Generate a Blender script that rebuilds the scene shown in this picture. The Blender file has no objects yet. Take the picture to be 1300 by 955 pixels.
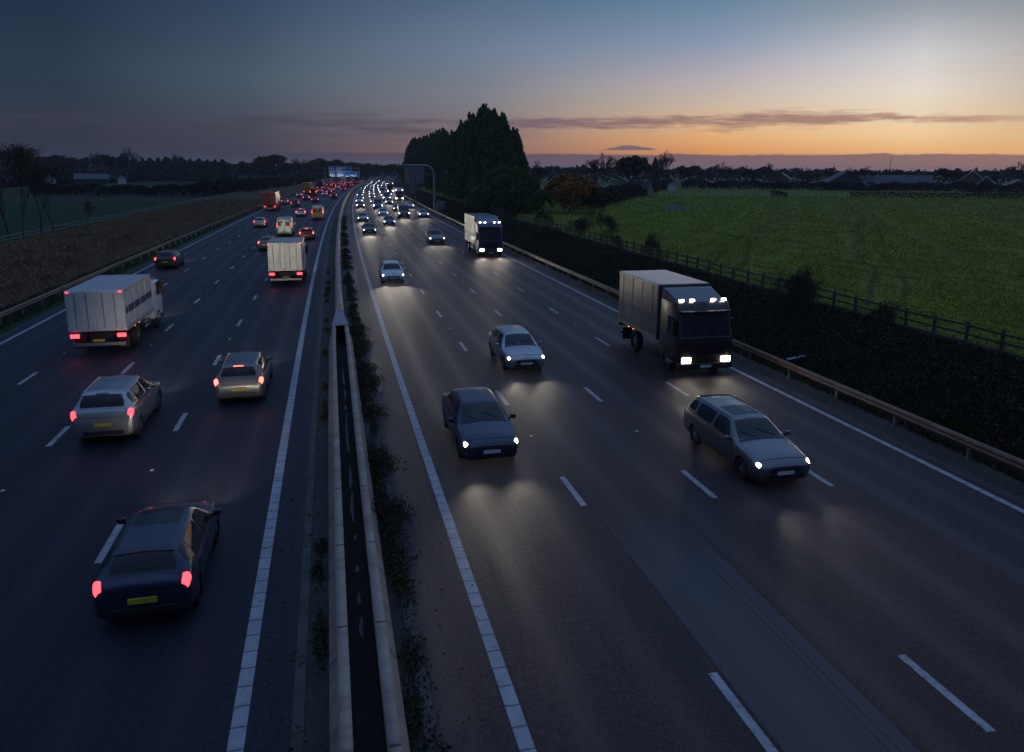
import bpy, bmesh, math, random
import numpy as np
from mathutils import Vector, Matrix
from mathutils.bvhtree import BVHTree
R=math.radians
rng=np.random.default_rng(7); random.seed(7)
scene=bpy.context.scene
COL=scene.collection
# ------------------------------------------------------------------ camera geometry (metres; road runs along +Y)
F=953.3; TILT=0.2222; YAW=0.2403; ROLL=-0.00646; H=8.67
def ray(x,y):
    X=x-650; Y=y-432.5; c,s=math.cos(ROLL),math.sin(ROLL)
    X,Y=c*X+s*Y,-s*X+c*Y
    r=X/F; u=-Y/F
    yc=math.cos(TILT)+u*math.sin(TILT); z=-math.sin(TILT)+u*math.cos(TILT)
    return Vector((r*math.cos(YAW)+yc*math.sin(YAW),-r*math.sin(YAW)+yc*math.cos(YAW),z))
def ground_at(x,y,h=0.0):       # the ground point seen in a direction from the bridge
    d=ray(x,y); k=(h-H)/d.z; return Vector((d.x*k,d.y*k,h)),k
cam=bpy.data.cameras.new('camera'); co=bpy.data.objects.new('camera',cam); COL.objects.link(co)
cam.sensor_width=36; cam.lens=F/1300*36; cam.shift_y=-45.0/1300; cam.clip_start=.1; cam.clip_end=9000
co.matrix_world=Matrix.Translation((0,0,H))@Matrix.Rotation(-YAW,4,'Z')@Matrix.Rotation(math.pi/2-TILT,4,'X')@Matrix.Rotation(-ROLL,4,'Z')
scene.camera=co
# ------------------------------------------------------------------ road centre line
K1,K2=2.2e-4,-2.0e-7
def psi(s):
    s=np.asarray(s,float); q=np.clip(s,-60,600); return K1*q+K2*q*q/2
def road(s,o,z=0.0):
    s=np.asarray(s,float); q=np.clip(s,-60,600)
    x=K1*q*q/2+K2*q**3/6; y=q
    p=psi(s); e=s-q
    x=x+e*np.sin(p); y=y+e*np.cos(p)
    return np.stack(np.broadcast_arrays(x+o*np.cos(p), y-o*np.sin(p), z),-1)
def rp(s,o,z=0.0): return Vector(road(float(s),float(o),float(z)).tolist())
def to_so(P):
    s=P[1]
    for _ in range(8):
        b=road(s,0.0); p=float(psi(s)); dx=P[0]-b[0]; dy=P[1]-b[1]
        s+=dx*math.sin(p)+dy*math.cos(p)
    return s,dx*math.cos(p)-dy*math.sin(p)
LIN,L3,L2,L1,LOUT=-1.75,-5.4,-9.05,-12.7,-16.48
RIN,R1,R2,R3,ROUT=2.61,6.26,9.91,13.56,17.46
LC={'L4':-3.58,'L3':-7.3,'L2':-10.9,'L1':-14.6,'R4':4.45,'R3':8.1,'R2':11.8,'R1':15.6}
# ------------------------------------------------------------------ object helpers
def tag(o,label=None,cat=None,group=None,kind=None):
    if label: o['label']=label
    if cat: o['category']=cat
    if group: o['group']=group
    if kind: o['kind']=kind
    return o
def link(name,me,parent=None,mat=None):
    o=bpy.data.objects.new(name,me); COL.objects.link(o)
    if parent is not None: o.parent=parent
    if mat is not None:
        me.materials.clear()
        for m in (mat if isinstance(mat,(list,tuple)) else [mat]): me.materials.append(m)
    return o
def empty(name,loc=(0,0,0),rz=0.0):
    o=bpy.data.objects.new(name,None); COL.objects.link(o); o.location=loc; o.rotation_euler=(0,0,rz); o.empty_display_size=.1
    return o
def mesh_np(name,V,Fc,uv=None,smooth=False):
    """V (n,3); Fc (m,k) constant-size faces; uv per vertex"""
    me=bpy.data.meshes.new(name); V=np.asarray(V,np.float32); Fc=np.asarray(Fc,np.int32)
    me.vertices.add(len(V)); me.vertices.foreach_set('co',V.ravel())
    k=Fc.shape[1]; me.loops.add(Fc.size); me.loops.foreach_set('vertex_index',Fc.ravel())
    me.polygons.add(len(Fc)); me.polygons.foreach_set('loop_start',np.arange(0,Fc.size,k,dtype=np.int32))
    me.polygons.foreach_set('loop_total',np.full(len(Fc),k,np.int32))
    if smooth: me.polygons.foreach_set('use_smooth',np.ones(len(Fc),bool))
    if uv is not None:
        l=me.uv_layers.new(name='UVMap'); l.data.foreach_set('uv',np.asarray(uv,np.float32)[Fc.ravel()].ravel())
    me.update(calc_edges=True); me.validate(); return me
class MB:
    def __init__(s): s.v=[]; s.f=[]
    def add(s,vs,fs):
        b=len(s.v); s.v+= [tuple(v) for v in vs]; s.f+=[tuple(b+i for i in f) for f in fs]
    def box(s,x0,x1,y0,y1,z0,z1,M=None):
        vs=[Vector(p) for p in ((x0,y0,z0),(x1,y0,z0),(x1,y1,z0),(x0,y1,z0),(x0,y0,z1),(x1,y0,z1),(x1,y1,z1),(x0,y1,z1))]
        if M is not None: vs=[M@v for v in vs]
        s.add(vs,[(0,3,2,1),(4,5,6,7),(0,1,5,4),(1,2,6,5),(2,3,7,6),(3,0,4,7)])
    def tube(s,pts,rad,n=8,cap=True):
        pts=[Vector(p) for p in pts]; rings=[]
        if not hasattr(rad,'__len__'): rad=[rad]*len(pts)
        for i,p in enumerate(pts):
            d=(pts[min(i+1,len(pts)-1)]-pts[max(i-1,0)]).normalized()
            a=d.cross(Vector((0,0,1))) if abs(d.z)<.95 else d.cross(Vector((0,1,0)))
            a.normalize(); b=d.cross(a)
            rings.append([p+(a*math.cos(t)+b*math.sin(t))*rad[i] for t in [2*math.pi*j/n for j in range(n)]])
        vs=[v for r in rings for v in r]; fs=[]
        for i in range(len(pts)-1):
            for j in range(n): fs.append((i*n+j,i*n+(j+1)%n,(i+1)*n+(j+1)%n,(i+1)*n+j))
        if cap: fs+= [tuple(range(n))[::-1],tuple((len(pts)-1)*n+j for j in range(n))]
        s.add(vs,fs)
    def mesh(s,name,smooth=False,bevel=0,seg=2):
        me=bpy.data.meshes.new(name); me.from_pydata(s.v,[],s.f); me.update()
        if bevel:
            bm=bmesh.new(); bm.from_mesh(me)
            bmesh.ops.bevel(bm,geom=bm.edges[:],offset=bevel,segments=seg,affect='EDGES',profile=.5,clamp_overlap=True)
            bm.to_mesh(me); bm.free()
        if smooth:
            for p in me.polygons: p.use_smooth=True
            try: me.set_sharp_from_angle(angle=R(38))
            except Exception: pass
        return me
    def obj(s,name,mat,parent=None,smooth=False,bevel=0,seg=2): return link(name,s.mesh(name,smooth,bevel,seg),parent,mat)
# ------------------------------------------------------------------ materials
def nt(name):
    m=bpy.data.materials.new(name); m.use_nodes=True; t=m.node_tree; return m,t,t.nodes['Principled BSDF']
def N(t,kind,**kw):
    n=t.nodes.new(kind)
    for k,v in kw.items():
        if k.startswith('i_'): n.inputs[k[2:].replace('_',' ')].default_value=v
        else: setattr(n,k,v)
    return n
def mathn(t,op,a,b=None,c=None,clamp=False):
    n=t.nodes.new('ShaderNodeMath'); n.operation=op; n.use_clamp=clamp
    for i,x in enumerate((a,b,c)):
        if x is None: continue
        if isinstance(x,(int,float)): n.inputs[i].default_value=x
        else: t.links.new(x,n.inputs[i])
    return n.outputs[0]
def mixc(t,f,a,b,mode='MIX'):
    n=t.nodes.new('ShaderNodeMix'); n.data_type='RGBA'; n.blend_type=mode; n.clamp_factor=True
    for i,x in ((0,f),(6,a),(7,b)):
        if isinstance(x,(int,float)): n.inputs[i].default_value=x
        elif isinstance(x,(tuple,list)): n.inputs[i].default_value=(*x[:3],1)
        else: t.links.new(x,n.inputs[i])
    return n.outputs[2]
def noise(t,vec,scale,detail=4,rough=.55):
    n=t.nodes.new('ShaderNodeTexNoise'); n.inputs['Scale'].default_value=scale; n.inputs['Detail'].default_value=detail; n.inputs['Roughness'].default_value=rough
    if vec is not None: t.links.new(vec,n.inputs['Vector'])
    return n.outputs['Fac']
def ramp(t,f,stops,interp='LINEAR'):
    n=t.nodes.new('ShaderNodeValToRGB'); e=n.color_ramp; e.interpolation=interp
    while len(e.elements)<len(stops): e.elements.new(.5)
    for i,(p,c) in enumerate(stops):
        e.elements[i].position=p; e.elements[i].color=(*(c if hasattr(c,'__len__') else (c,c,c)),1)
    t.links.new(f,n.inputs['Fac']); return n.outputs['Color']
def bump(t,b,h,strength=.4,dist=.05):
    n=t.nodes.new('ShaderNodeBump'); n.inputs['Strength'].default_value=strength; n.inputs['Distance'].default_value=dist
    t.links.new(h,n.inputs['Height']); t.links.new(n.outputs[0],b.inputs['Normal'])
def pm(name,c1,c2=None,rough=.6,metal=0.0,scale=6.0,spec=.5,bmp=0.0,coat=0.0,space='Object'):
    """principled with two-tone noise variation"""
    m,t,b=nt(name)
    c2=c2 or tuple(x*.8 for x in c1)
    tc=t.nodes.new('ShaderNodeTexCoord')
    f=noise(t,tc.outputs[space],scale,5,.6)
    c=ramp(t,f,[(.3,c1),(.7,c2)]); t.links.new(c,b.inputs['Base Color'])
    b.inputs['Roughness'].default_value=rough; b.inputs['Metallic'].default_value=metal; b.inputs['Specular IOR Level'].default_value=spec
    if coat: b.inputs['Coat Weight'].default_value=coat; b.inputs['Coat Roughness'].default_value=.06
    if bmp: bump(t,b,noise(t,tc.outputs[space],scale*5,4,.6),bmp,.02)
    return m
def emit(name,c,s,base=(.1,.1,.1)):
    m,t,b=nt(name); b.inputs['Base Color'].default_value=(*base,1); b.inputs['Roughness'].default_value=.2
    b.inputs['Emission Color'].default_value=(*c,1); b.inputs['Emission Strength'].default_value=s
    return m
def leafmat(name,cols,rough=.65,trans=.0):
    m,t,b=nt(name); g=t.nodes.new('ShaderNodeNewGeometry')
    n=len(cols); c=ramp(t,g.outputs['Random Per Island'],[(i/(n-1),cols[i]) for i in range(n)])
    t.links.new(c,b.inputs['Base Color']); b.inputs['Roughness'].default_value=rough; b.inputs['Specular IOR Level'].default_value=.15
    return m
# asphalt: UV = (offset across, distance along) in metres
def asphalt(name,base,tint,right=False):
    m,t,b=nt(name); uv=t.nodes.new('ShaderNodeUVMap').outputs[0]; sx=t.nodes.new('ShaderNodeSeparateXYZ'); t.links.new(uv,sx.inputs[0]); o=sx.outputs[0]; s=sx.outputs[1]
    tc=t.nodes.new('ShaderNodeTexCoord').outputs['Object']
    fine=noise(t,tc,34,3,.7); spk=noise(t,tc,11,2,.8)
    mp=N(t,'ShaderNodeMapping'); t.links.new(uv,mp.inputs[0]); mp.inputs['Scale'].default_value=(1.1,.035,1)
    streak=noise(t,mp.outputs[0],1.0,6,.62)
    mp2=N(t,'ShaderNodeMapping'); t.links.new(uv,mp2.inputs[0]); mp2.inputs['Scale'].default_value=(.16,.03,1)
    broad=noise(t,mp2.outputs[0],1.0,3,.5)
    c=mixc(t,ramp(t,streak,[(.3,0.0),(.72,1.0)]),base,tint)
    c=mixc(t,ramp(t,broad,[(.35,0.0),(.65,.6)]),c,tuple(x*.7 for x in base))
    c=mixc(t,.95,c,ramp(t,fine,[(.34,.08),(.5,.5),(.66,1.0)]),'OVERLAY')
    mid=noise(t,tc,8.5,8,.82)
    c=mixc(t,.9,c,ramp(t,mid,[(.36,.18),(.5,.5),(.64,.92)]),'OVERLAY')
    mp4=N(t,'ShaderNodeMapping'); t.links.new(uv,mp4.inputs[0]); mp4.inputs['Scale'].default_value=(2.6,.22,1); blot=noise(t,mp4.outputs[0],1.0,5,.7)
    c=mixc(t,ramp(t,blot,[(.56,0.0),(.66,.55)]),c,(.009,.009,.011))
    c=mixc(t,ramp(t,spk,[(.68,0.0),(.76,.5)]),c,(.15,.14,.13))
    # polished wheel tracks, two per lane
    ph=mathn(t,'SUBTRACT',o,(RIN if right else LIN)); ph=mathn(t,'DIVIDE',ph,3.65); ph=mathn(t,'FRACT',ph)
    d1=mathn(t,'ABSOLUTE',mathn(t,'SUBTRACT',ph,.28)); d2=mathn(t,'ABSOLUTE',mathn(t,'SUBTRACT',ph,.72)); d=mathn(t,'MINIMUM',d1,d2)
    tr=mathn(t,'SUBTRACT',1.0,mathn(t,'DIVIDE',d,.13),clamp=True)
    c=mixc(t,mathn(t,'MULTIPLY',tr,.35),c,tuple(x*1.35 for x in tint))
    rg=mathn(t,'SUBTRACT',.52,mathn(t,'MULTIPLY',tr,.12)); 
    if right:
        def band(a,b_,soft=.05):
            u=mathn(t,'DIVIDE',mathn(t,'SUBTRACT',o,a),soft,clamp=True); v=mathn(t,'DIVIDE',mathn(t,'SUBTRACT',b_,o),soft,clamp=True); return mathn(t,'MULTIPLY',u,v)
        # a newer pale strip laid in the second lane, and a dark sealed strip beside the joint
        near=mathn(t,'DIVIDE',mathn(t,'SUBTRACT',17.0,s),3.0,clamp=True)
        c=mixc(t,mathn(t,'MULTIPLY',mathn(t,'MULTIPLY',band(6.42,8.5),near),.8),c,(.066,.070,.084))
        for q in (8.53,8.18,8.02): 
            c=mixc(t,mathn(t,'MULTIPLY',mathn(t,'MULTIPLY',band(q-.02,q+.02,.01),near),.75),c,(.012,.012,.013))
        far=mathn(t,'SUBTRACT',1.0,near)
        c=mixc(t,mathn(t,'MULTIPLY',band(5.7,6.4,.25),.55),c,(.018,.021,.028))
        c=mixc(t,mathn(t,'MULTIPLY',band(6.4,9.6,.2),mathn(t,'MULTIPLY',far,.45)),c,(.050,.037,.038))
    # longitudinal joints and cross joints
    for q in ((6.4,) if right else (-5.25,-9.2)):
        u=mathn(t,'LESS_THAN',mathn(t,'ABSOLUTE',mathn(t,'SUBTRACT',o,q)),.018)
        c=mixc(t,mathn(t,'MULTIPLY',u,.7),c,(.01,.01,.011))
    fr=mathn(t,'FRACT',mathn(t,'DIVIDE',mathn(t,'ADD',s,7.3),41.0)); u=mathn(t,'LESS_THAN',fr,.0016); c=mixc(t,mathn(t,'MULTIPLY',u,.6),c,(.01,.01,.011))
    t.links.new(c,b.inputs['Base Color']); t.links.new(mathn(t,'ADD',rg,mathn(t,'MULTIPLY',streak,.12)),b.inputs['Roughness'])
    b.inputs['Specular IOR Level'].default_value=.27
    bump(t,b,mathn(t,'ADD',mid,noise(t,tc,26,4,.75)),.8,.014)
    return m
M={}
M['asphalt_left']=asphalt('asphalt_left',(.012,.015,.025),(.021,.024,.036))
M['asphalt_right']=asphalt('asphalt_right',(.028,.017,.020),(.052,.033,.036),True)
def paint_mat(name,ribs=False,wear=.5):
    m,t,b=nt(name); uv=t.nodes.new('ShaderNodeUVMap').outputs[0]; sx=t.nodes.new('ShaderNodeSeparateXYZ'); t.links.new(uv,sx.inputs[0]); s=sx.outputs[1]
    tc=t.nodes.new('ShaderNodeTexCoord').outputs['Object']
    w=ramp(t,noise(t,tc,5,6,.75),[(wear,0.0),(wear+.16,1.0)])
    g=ramp(t,noise(t,tc,1.2,4,.6),[(.3,(.26,.27,.29)),(.7,(.40,.41,.43))])
    c=mixc(t,w,g,(.07,.07,.075))
    if ribs:
        fr=mathn(t,'FRACT',mathn(t,'DIVIDE',s,.5)); u=mathn(t,'LESS_THAN',fr,.085); c=mixc(t,mathn(t,'MULTIPLY',u,.75),c,(.06,.06,.065))
        bump(t,b,mathn(t,'LESS_THAN',fr,.16),.6,.01)
    t.links.new(c,b.inputs['Base Color']); b.inputs['Roughness'].default_value=.55
    return m
M['line_ribbed']=paint_mat('line_ribbed',True,.55); M['line_paint']=paint_mat('line_paint',False,.50)
M['concrete']=pm('concrete',(.30,.27,.235),(.20,.175,.15),.85,scale=1.6,bmp=.35)
M['concrete_dark']=pm('stained_concrete',(.105,.10,.095),(.045,.042,.04),.9,scale=1.3,bmp=.3)
M['concrete_channel']=pm('concrete_channel',(.060,.056,.052),(.030,.028,.026),.9,scale=2.2,bmp=.3)
def wall_mat():
    m,t,b=nt('barrier_concrete'); uv=t.nodes.new('ShaderNodeUVMap').outputs[0]; sx=t.nodes.new('ShaderNodeSeparateXYZ'); t.links.new(uv,sx.inputs[0]); s=sx.outputs[1]
    tc=t.nodes.new('ShaderNodeTexCoord').outputs['Object']
    c=ramp(t,noise(t,tc,1.1,6,.65),[(.25,(.24,.18,.14)),(.5,(.34,.27,.215)),(.75,(.42,.36,.30))])
    mp=N(t,'ShaderNodeMapping'); t.links.new(uv,mp.inputs[0]); mp.inputs['Scale'].default_value=(.4,2.4,1)
    c=mixc(t,ramp(t,noise(t,mp.outputs[0],1.0,5,.6),[(.48,0.0),(.7,.65)]),c,(.13,.11,.095))
    fr=mathn(t,'FRACT',mathn(t,'DIVIDE',s,3.0)); c=mixc(t,mathn(t,'MULTIPLY',mathn(t,'LESS_THAN',fr,.018),.85),c,(.03,.028,.026))
    t.links.new(c,b.inputs['Base Color']); b.inputs['Roughness'].default_value=.8; bump(t,b,noise(t,tc,22,5,.7),.3,.01); return m
M['barrier']=wall_mat()
M['galv']=pm('galvanised_steel',(.42,.43,.44),(.30,.31,.32),.42,.85,scale=3,bmp=.05)
M['rust_galv']=pm('weathered_guard_rail',(.24,.17,.14),(.16,.09,.065),.55,.3,scale=1.4,bmp=.1)
M['wood_dark']=pm('dark_fence_timber',(.10,.085,.07),(.055,.045,.038),.85,scale=4,bmp=.2)
M['wood_pale']=pm('grey_fence_timber',(.34,.32,.29),(.22,.2,.18),.85,scale=3,bmp=.2)
M['bark']=pm('bark',(.085,.068,.052),(.04,.032,.025),.9,scale=5,bmp=.3)
M['twig']=pm('twig',(.06,.046,.038),(.035,.028,.022),.9,scale=3)
M['plastic_black']=pm('black_plastic',(.018,.018,.019),(.012,.012,.012),.5,scale=9)
M['rubber']=pm('rubber',(.02,.02,.02),(.012,.012,.012),.8,scale=12)
M['rim']=pm('alloy_rim',(.42,.43,.44),(.3,.3,.31),.3,.9,scale=8)
M['chrome']=pm('chrome',(.6,.6,.62),(.5,.5,.5),.15,1.0,scale=3)
M['plate_white']=pm('plate_white',(.7,.7,.66),(.6,.6,.57),.45,scale=5); M['plate_yellow']=pm('plate_yellow',(.62,.45,.04),(.5,.36,.03),.45,scale=5)
def glass_mat():
    m,t,b=nt('vehicle_glass'); b.inputs['Base Color'].default_value=(.012,.015,.018,1); b.inputs['Roughness'].default_value=.06; b.inputs['Specular IOR Level'].default_value=.45
    tc=t.nodes.new('ShaderNodeTexCoord').outputs['Object']; t.links.new(ramp(t,noise(t,tc,2.5,3,.5),[(.3,(.010,.012,.015)),(.7,(.022,.025,.03))]),b.inputs['Base Color']); return m
M['glass']=glass_mat()
def carpaint(name,c,metal=.35):
    m,t,b=nt(name); tc=t.nodes.new('ShaderNodeTexCoord').outputs['Object']
    dirt=ramp(t,noise(t,tc,1.7,5,.6),[(.35,0.0),(.75,.35)])
    sx=t.nodes.new('ShaderNodeSeparateXYZ'); t.links.new(tc,sx.inputs[0])
    low=mathn(t,'SUBTRACT',1.0,mathn(t,'DIVIDE',sx.outputs[2],.75),clamp=True)
    mpd=N(t,'ShaderNodeMapping'); t.links.new(tc,mpd.inputs[0]); mpd.inputs['Scale'].default_value=(3,3,.35); st=ramp(t,noise(t,mpd.outputs[0],1.6,6,.7),[(.46,0.0),(.72,.45)])
    f=mathn(t,'ADD',mathn(t,'ADD',mathn(t,'MULTIPLY',dirt,.6),mathn(t,'MULTIPLY',st,.5)),mathn(t,'MULTIPLY',low,.6),clamp=True)
    t.links.new(mixc(t,f,c,(.07,.065,.058)),b.inputs['Base Color']); b.inputs['Metallic'].default_value=metal
    t.links.new(mathn(t,'ADD',.28,mathn(t,'MULTIPLY',f,.35)),b.inputs['Roughness']); b.inputs['Coat Weight'].default_value=.7; b.inputs['Coat Roughness'].default_value=.08; return m
PAINT={'silver':carpaint('silver_paint',(.42,.44,.46),.7),'grey':carpaint('grey_paint',(.16,.17,.18),.6),'black':carpaint('black_paint',(.015,.016,.018)),
'white':carpaint('white_paint',(.70,.71,.72),0),'blue':carpaint('blue_paint',(.02,.05,.16),.5),'dark blue':carpaint('dark_blue_paint',(.012,.022,.06),.5),
'red':carpaint('red_paint',(.28,.02,.02),.2),'green':carpaint('pale_green_paint',(.36,.44,.38),.2)}
TAIL=emit('tail_lamp_red',(1,.035,.045),5.5,(.3,.01,.01)); HEAD=emit('head_lamp_white',(1,.86,.66),30,(.8,.8,.8)); HEADC=emit('head_lamp_cool',(.9,.97,1),34,(.8,.8,.8))
AMBER=emit('amber_marker',(1,.28,.03),4,(.4,.15,.02)); MARK=emit('white_marker',(1,.93,.8),12,(.8,.8,.8)); TAILB=emit('brake_lamp_red',(1,.07,.05),9,(.3,.01,.01))
# ------------------------------------------------------------------ ground, road, markings
def strip(name,o1,o2,s0,s1,z,mat,step=4.0,no=1,kind='structure',zf=None):
    ns=max(2,int((s1-s0)/step)+1); S=np.linspace(s0,s1,ns); O=np.linspace(o1,o2,no+1)
    SS,OO=np.meshgrid(S,O,indexing='ij'); Z=zf(SS,OO) if zf else np.full_like(SS,z)
    P=road(SS,OO,Z).reshape(-1,3); n=no+1
    i,j=np.meshgrid(np.arange(ns-1),np.arange(no),indexing='ij'); a=(i*n+j).ravel()
    me=mesh_np(name,P,np.stack([a,a+1,a+n+1,a+n],1),np.stack([OO.ravel(),SS.ravel()],1))
    o=link(name,me,None,mat)
    if kind: o['kind']=kind
    return o
def hn(x,y,sc,seed=0):     # cheap smooth value noise
    x=np.asarray(x)/sc+seed*17.3; y=np.asarray(y)/sc+seed*9.1
    return (np.sin(x*1.7+1.3*np.sin(y*1.1))+np.sin(y*1.9+1.7*np.sin(x*.9+2))+.5*np.sin(x*3.9+y*3.1))/2.5
def gz(s,o):               # terrain height
    s=np.asarray(s,float); o=np.asarray(o,float)
    r=np.clip((o-19.6)/6.4,0,1); r=r*r*(3-2*r)
    z=1.1*r - .25*np.exp(-((o-20.4)/.8)**2)*(o>18)
    l=np.exp(-((o+23)/2.6)**2)*.35
    z=z-l*(o<-18)
    b=np.clip((o-19)/2,0,1)*np.clip((28-o)/2,0,1)+np.clip((-o-19)/2,0,1)*np.clip((o+42)/3,0,1)
    z=z+b*.13*hn(s,o,2.3)
    return z
M['scrub']=None
def ground_mat(name,cols,scale,bm=.6,dist=.15,rows=None):
    m,t,b=nt(name); tc=t.nodes.new('ShaderNodeTexCoord').outputs['Object']
    a=noise(t,tc,scale,8,.7); a2=noise(t,tc,scale*.08,4,.6)
    c=ramp(t,a,[(.30+.4*i/(len(cols)-1),cols[i]) for i in range(len(cols))])
    c=mixc(t,ramp(t,a2,[(.35,0.0),(.65,.5)]),c,cols[0])
    h=a
    if rows:
        mp=N(t,'ShaderNodeMapping'); t.links.new(tc,mp.inputs[0]); mp.inputs['Rotation'].default_value=(0,0,R(rows[0])); mp.inputs['Scale'].default_value=(rows[1],rows[1]*.10,1)
        w=noise(t,mp.outputs[0],1.0,5,.6)
        c=mixc(t,ramp(t,w,[(.36,.8),(.5,0.0)]),c,rows[2]); h=mathn(t,'ADD',a,mathn(t,'MULTIPLY',w,1.3))
        # tractor wheelings: paired lines across the crop
        sx=t.nodes.new('ShaderNodeSeparateXYZ'); mp3=N(t,'ShaderNodeMapping'); t.links.new(tc,mp3.inputs[0]); mp3.inputs['Rotation'].default_value=(0,0,R(rows[0])); t.links.new(mp3.outputs[0],sx.inputs[0])
        wv=mathn(t,'ADD',sx.outputs[0],mathn(t,'MULTIPLY',noise(t,tc,.03,2,.5),9.0))
        fr=mathn(t,'MODULO',wv,24.0); fr=mathn(t,'ABSOLUTE',fr)
        for q in (5.0,7.0):
            u=mathn(t,'LESS_THAN',mathn(t,'ABSOLUTE',mathn(t,'SUBTRACT',fr,q)),.22); c=mixc(t,mathn(t,'MULTIPLY',u,.7),c,rows[2])
    t.links.new(c,b.inputs['Base Color']); b.inputs['Roughness'].default_value=.9; b.inputs['Specular IOR Level'].default_value=.1
    bump(t,b,h,bm,dist); return m
M['verge_dry']=ground_mat('dry_verge',[(.04,.035,.02),(.11,.08,.05),(.19,.135,.09)],1.3)
M['verge_green']=ground_mat('mown_verge',[(.015,.028,.012),(.03,.05,.018),(.055,.07,.028)],2.2)
M['bank']=ground_mat('scrub_bank',[(.010,.013,.008),(.022,.026,.012),(.045,.04,.022)],1.6)
M['crop']=ground_mat('winter_crop',[(.07,.08,.010),(.16,.195,.016),(.25,.28,.026)],2.4,1.0,.18,rows=(38,.9,(.04,.05,.010)))
M['crop_far']=ground_mat('grass_field',[(.04,.07,.018),(.065,.12,.028),(.085,.15,.036)],.25,.5,.2)
M['grass_dimmed']=ground_mat('grass_field_dimmed',[(.018,.032,.012),(.028,.052,.018),(.04,.07,.024)],.25,.5,.2)  # grass_field copy, with the left side's dimness put into its colour
M['soil']=ground_mat('ploughed_soil',[(.03,.022,.018),(.06,.045,.035),(.09,.07,.055)],.5,.5,.2)
M['stubble']=ground_mat('stubble',[(.10,.075,.055),(.14,.11,.08),(.19,.15,.11)],.5,.4,.2)
M['gravel']=ground_mat('roadside_gravel',[(.03,.027,.024),(.07,.06,.05),(.13,.11,.09)],6,.6,.05)
S0,S1=-40,2600
strip('road',-17.35,-.82,S0,1500,0,M['asphalt_left'],5,4); 
strip('road',1.24,18.1,S0,1500,0,M['asphalt_right'],5,4)
strip('central_reservation',-.82,1.24,S0,1500,-.02,M['concrete_channel'],5,4,zf=lambda s,o:-.02+0*s)
strip('drain_channel',-.93,-.74,S0,700,.006,M['concrete_dark'],5,1); strip('drain_channel',1.1,1.32,S0,700,.006,M['concrete_dark'],5,1)
strip('drain_channel',17.75,18.15,S0,700,.006,M['concrete_channel'],5,1)
def sgrid(edges,name,mats,near=400):
    pass
ZO=np.r_[np.linspace(18.1,30,25)]
def zone(name,olist,slist,mat):
    O=np.asarray(olist,float); S=np.asarray(slist,float); SS,OO=np.meshgrid(S,O,indexing='ij')
    P=road(SS,OO,gz(SS,OO)).reshape(-1,3); n=len(O); i,j=np.meshgrid(np.arange(len(S)-1),np.arange(n-1),indexing='ij'); a=(i*n+j).ravel()
    me=mesh_np(name,P,np.stack([a,a+1,a+n+1,a+n],1),np.stack([OO.ravel(),SS.ravel()],1),smooth=True); o=link(name,me,None,mat); o['kind']='structure'; return o
SN=np.r_[np.arange(-40,160,1.5),np.arange(160,420,5),np.arange(420,2700,60)]
zone('verge',np.arange(18.1,19.7,.3).tolist()+[19.7],SN,M['gravel'])
zone('embankment',np.r_[19.7,np.arange(20.2,27.6,.5),27.8],SN,M['bank'])
zone('field',np.r_[27.8,30,40,60,90,140,200,300],np.r_[SN[SN<330],330],M['crop'])
zone('farmland',[27.8,60,140,300],np.r_[330,420,600,1000,2700],M['crop_far'])
zone('farmland',[300,500,1200,3200],np.r_[-40,200,330,420,600,1000,2700],M['crop_far'])
zone('verge',np.r_[-20.2,np.arange(-19.6,-17.5,.4),-17.35],SN,M['verge_green'])
zone('verge',np.r_[np.arange(-37.5,-20.2,.7),-20.2],SN,M['verge_dry'])
zone('field',[-150,-90,-60,-37.5],np.r_[-40,60,120,232],M['grass_dimmed'])
zone('field',[-150,-90,-60,-37.5],np.r_[232,262],M['soil'])
zone('field',[-150,-90,-60,-37.5],np.r_[262,370],M['grass_dimmed'])
zone('farmland',[-3000,-1000,-400,-150],np.r_[-40,100,232,370,700],M['soil'])
zone('field_track',[-400,-150,-90,-60,-37.5],np.r_[370,395],M['stubble']); zone('farmland',[-3000,-1000,-400],np.r_[700,2700],M['soil'])
zone('farmland',[-400,-150,-90,-60,-37.5],np.r_[395,520,700,1400,2700],M['verge_green'])
ZL=.004
for nm,oo,w,mt in (('edge_line',LIN,.25,'line_ribbed'),('edge_line',RIN,.25,'line_ribbed'),('edge_line',LOUT,.2,'line_paint'),('edge_line',ROUT,.2,'line_ribbed')):
    strip(nm,oo-w/2,oo+w/2,S0,900,ZL,M[mt],3,1)
for nm,oo,ph in (('lane_marking',L1,-1.53),('lane_marking',L2,-.58),('lane_marking',L3,.1),('lane_marking',R1,.53),('lane_marking',R2,.2),('lane_marking',R3,.2)):
    V=[];Fc=[];UV=[]
    for k in range(-3,70):
        sc=ph+9*k
        for (a,b_) in ((sc-1,sc-.33),(sc-.33,sc+.33),(sc+.33,sc+1)):
            n=len(V)
            for (s,o_) in ((a,oo-.085),(a,oo+.085),(b_,oo+.085),(b_,oo-.085)): V.append(road(s,o_,ZL)); UV.append((o_,s))
            Fc.append((n,n+1,n+2,n+3))
    o=link(nm,mesh_np(nm,V,Fc,UV),None,M['line_paint']); o['kind']='structure'
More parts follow.
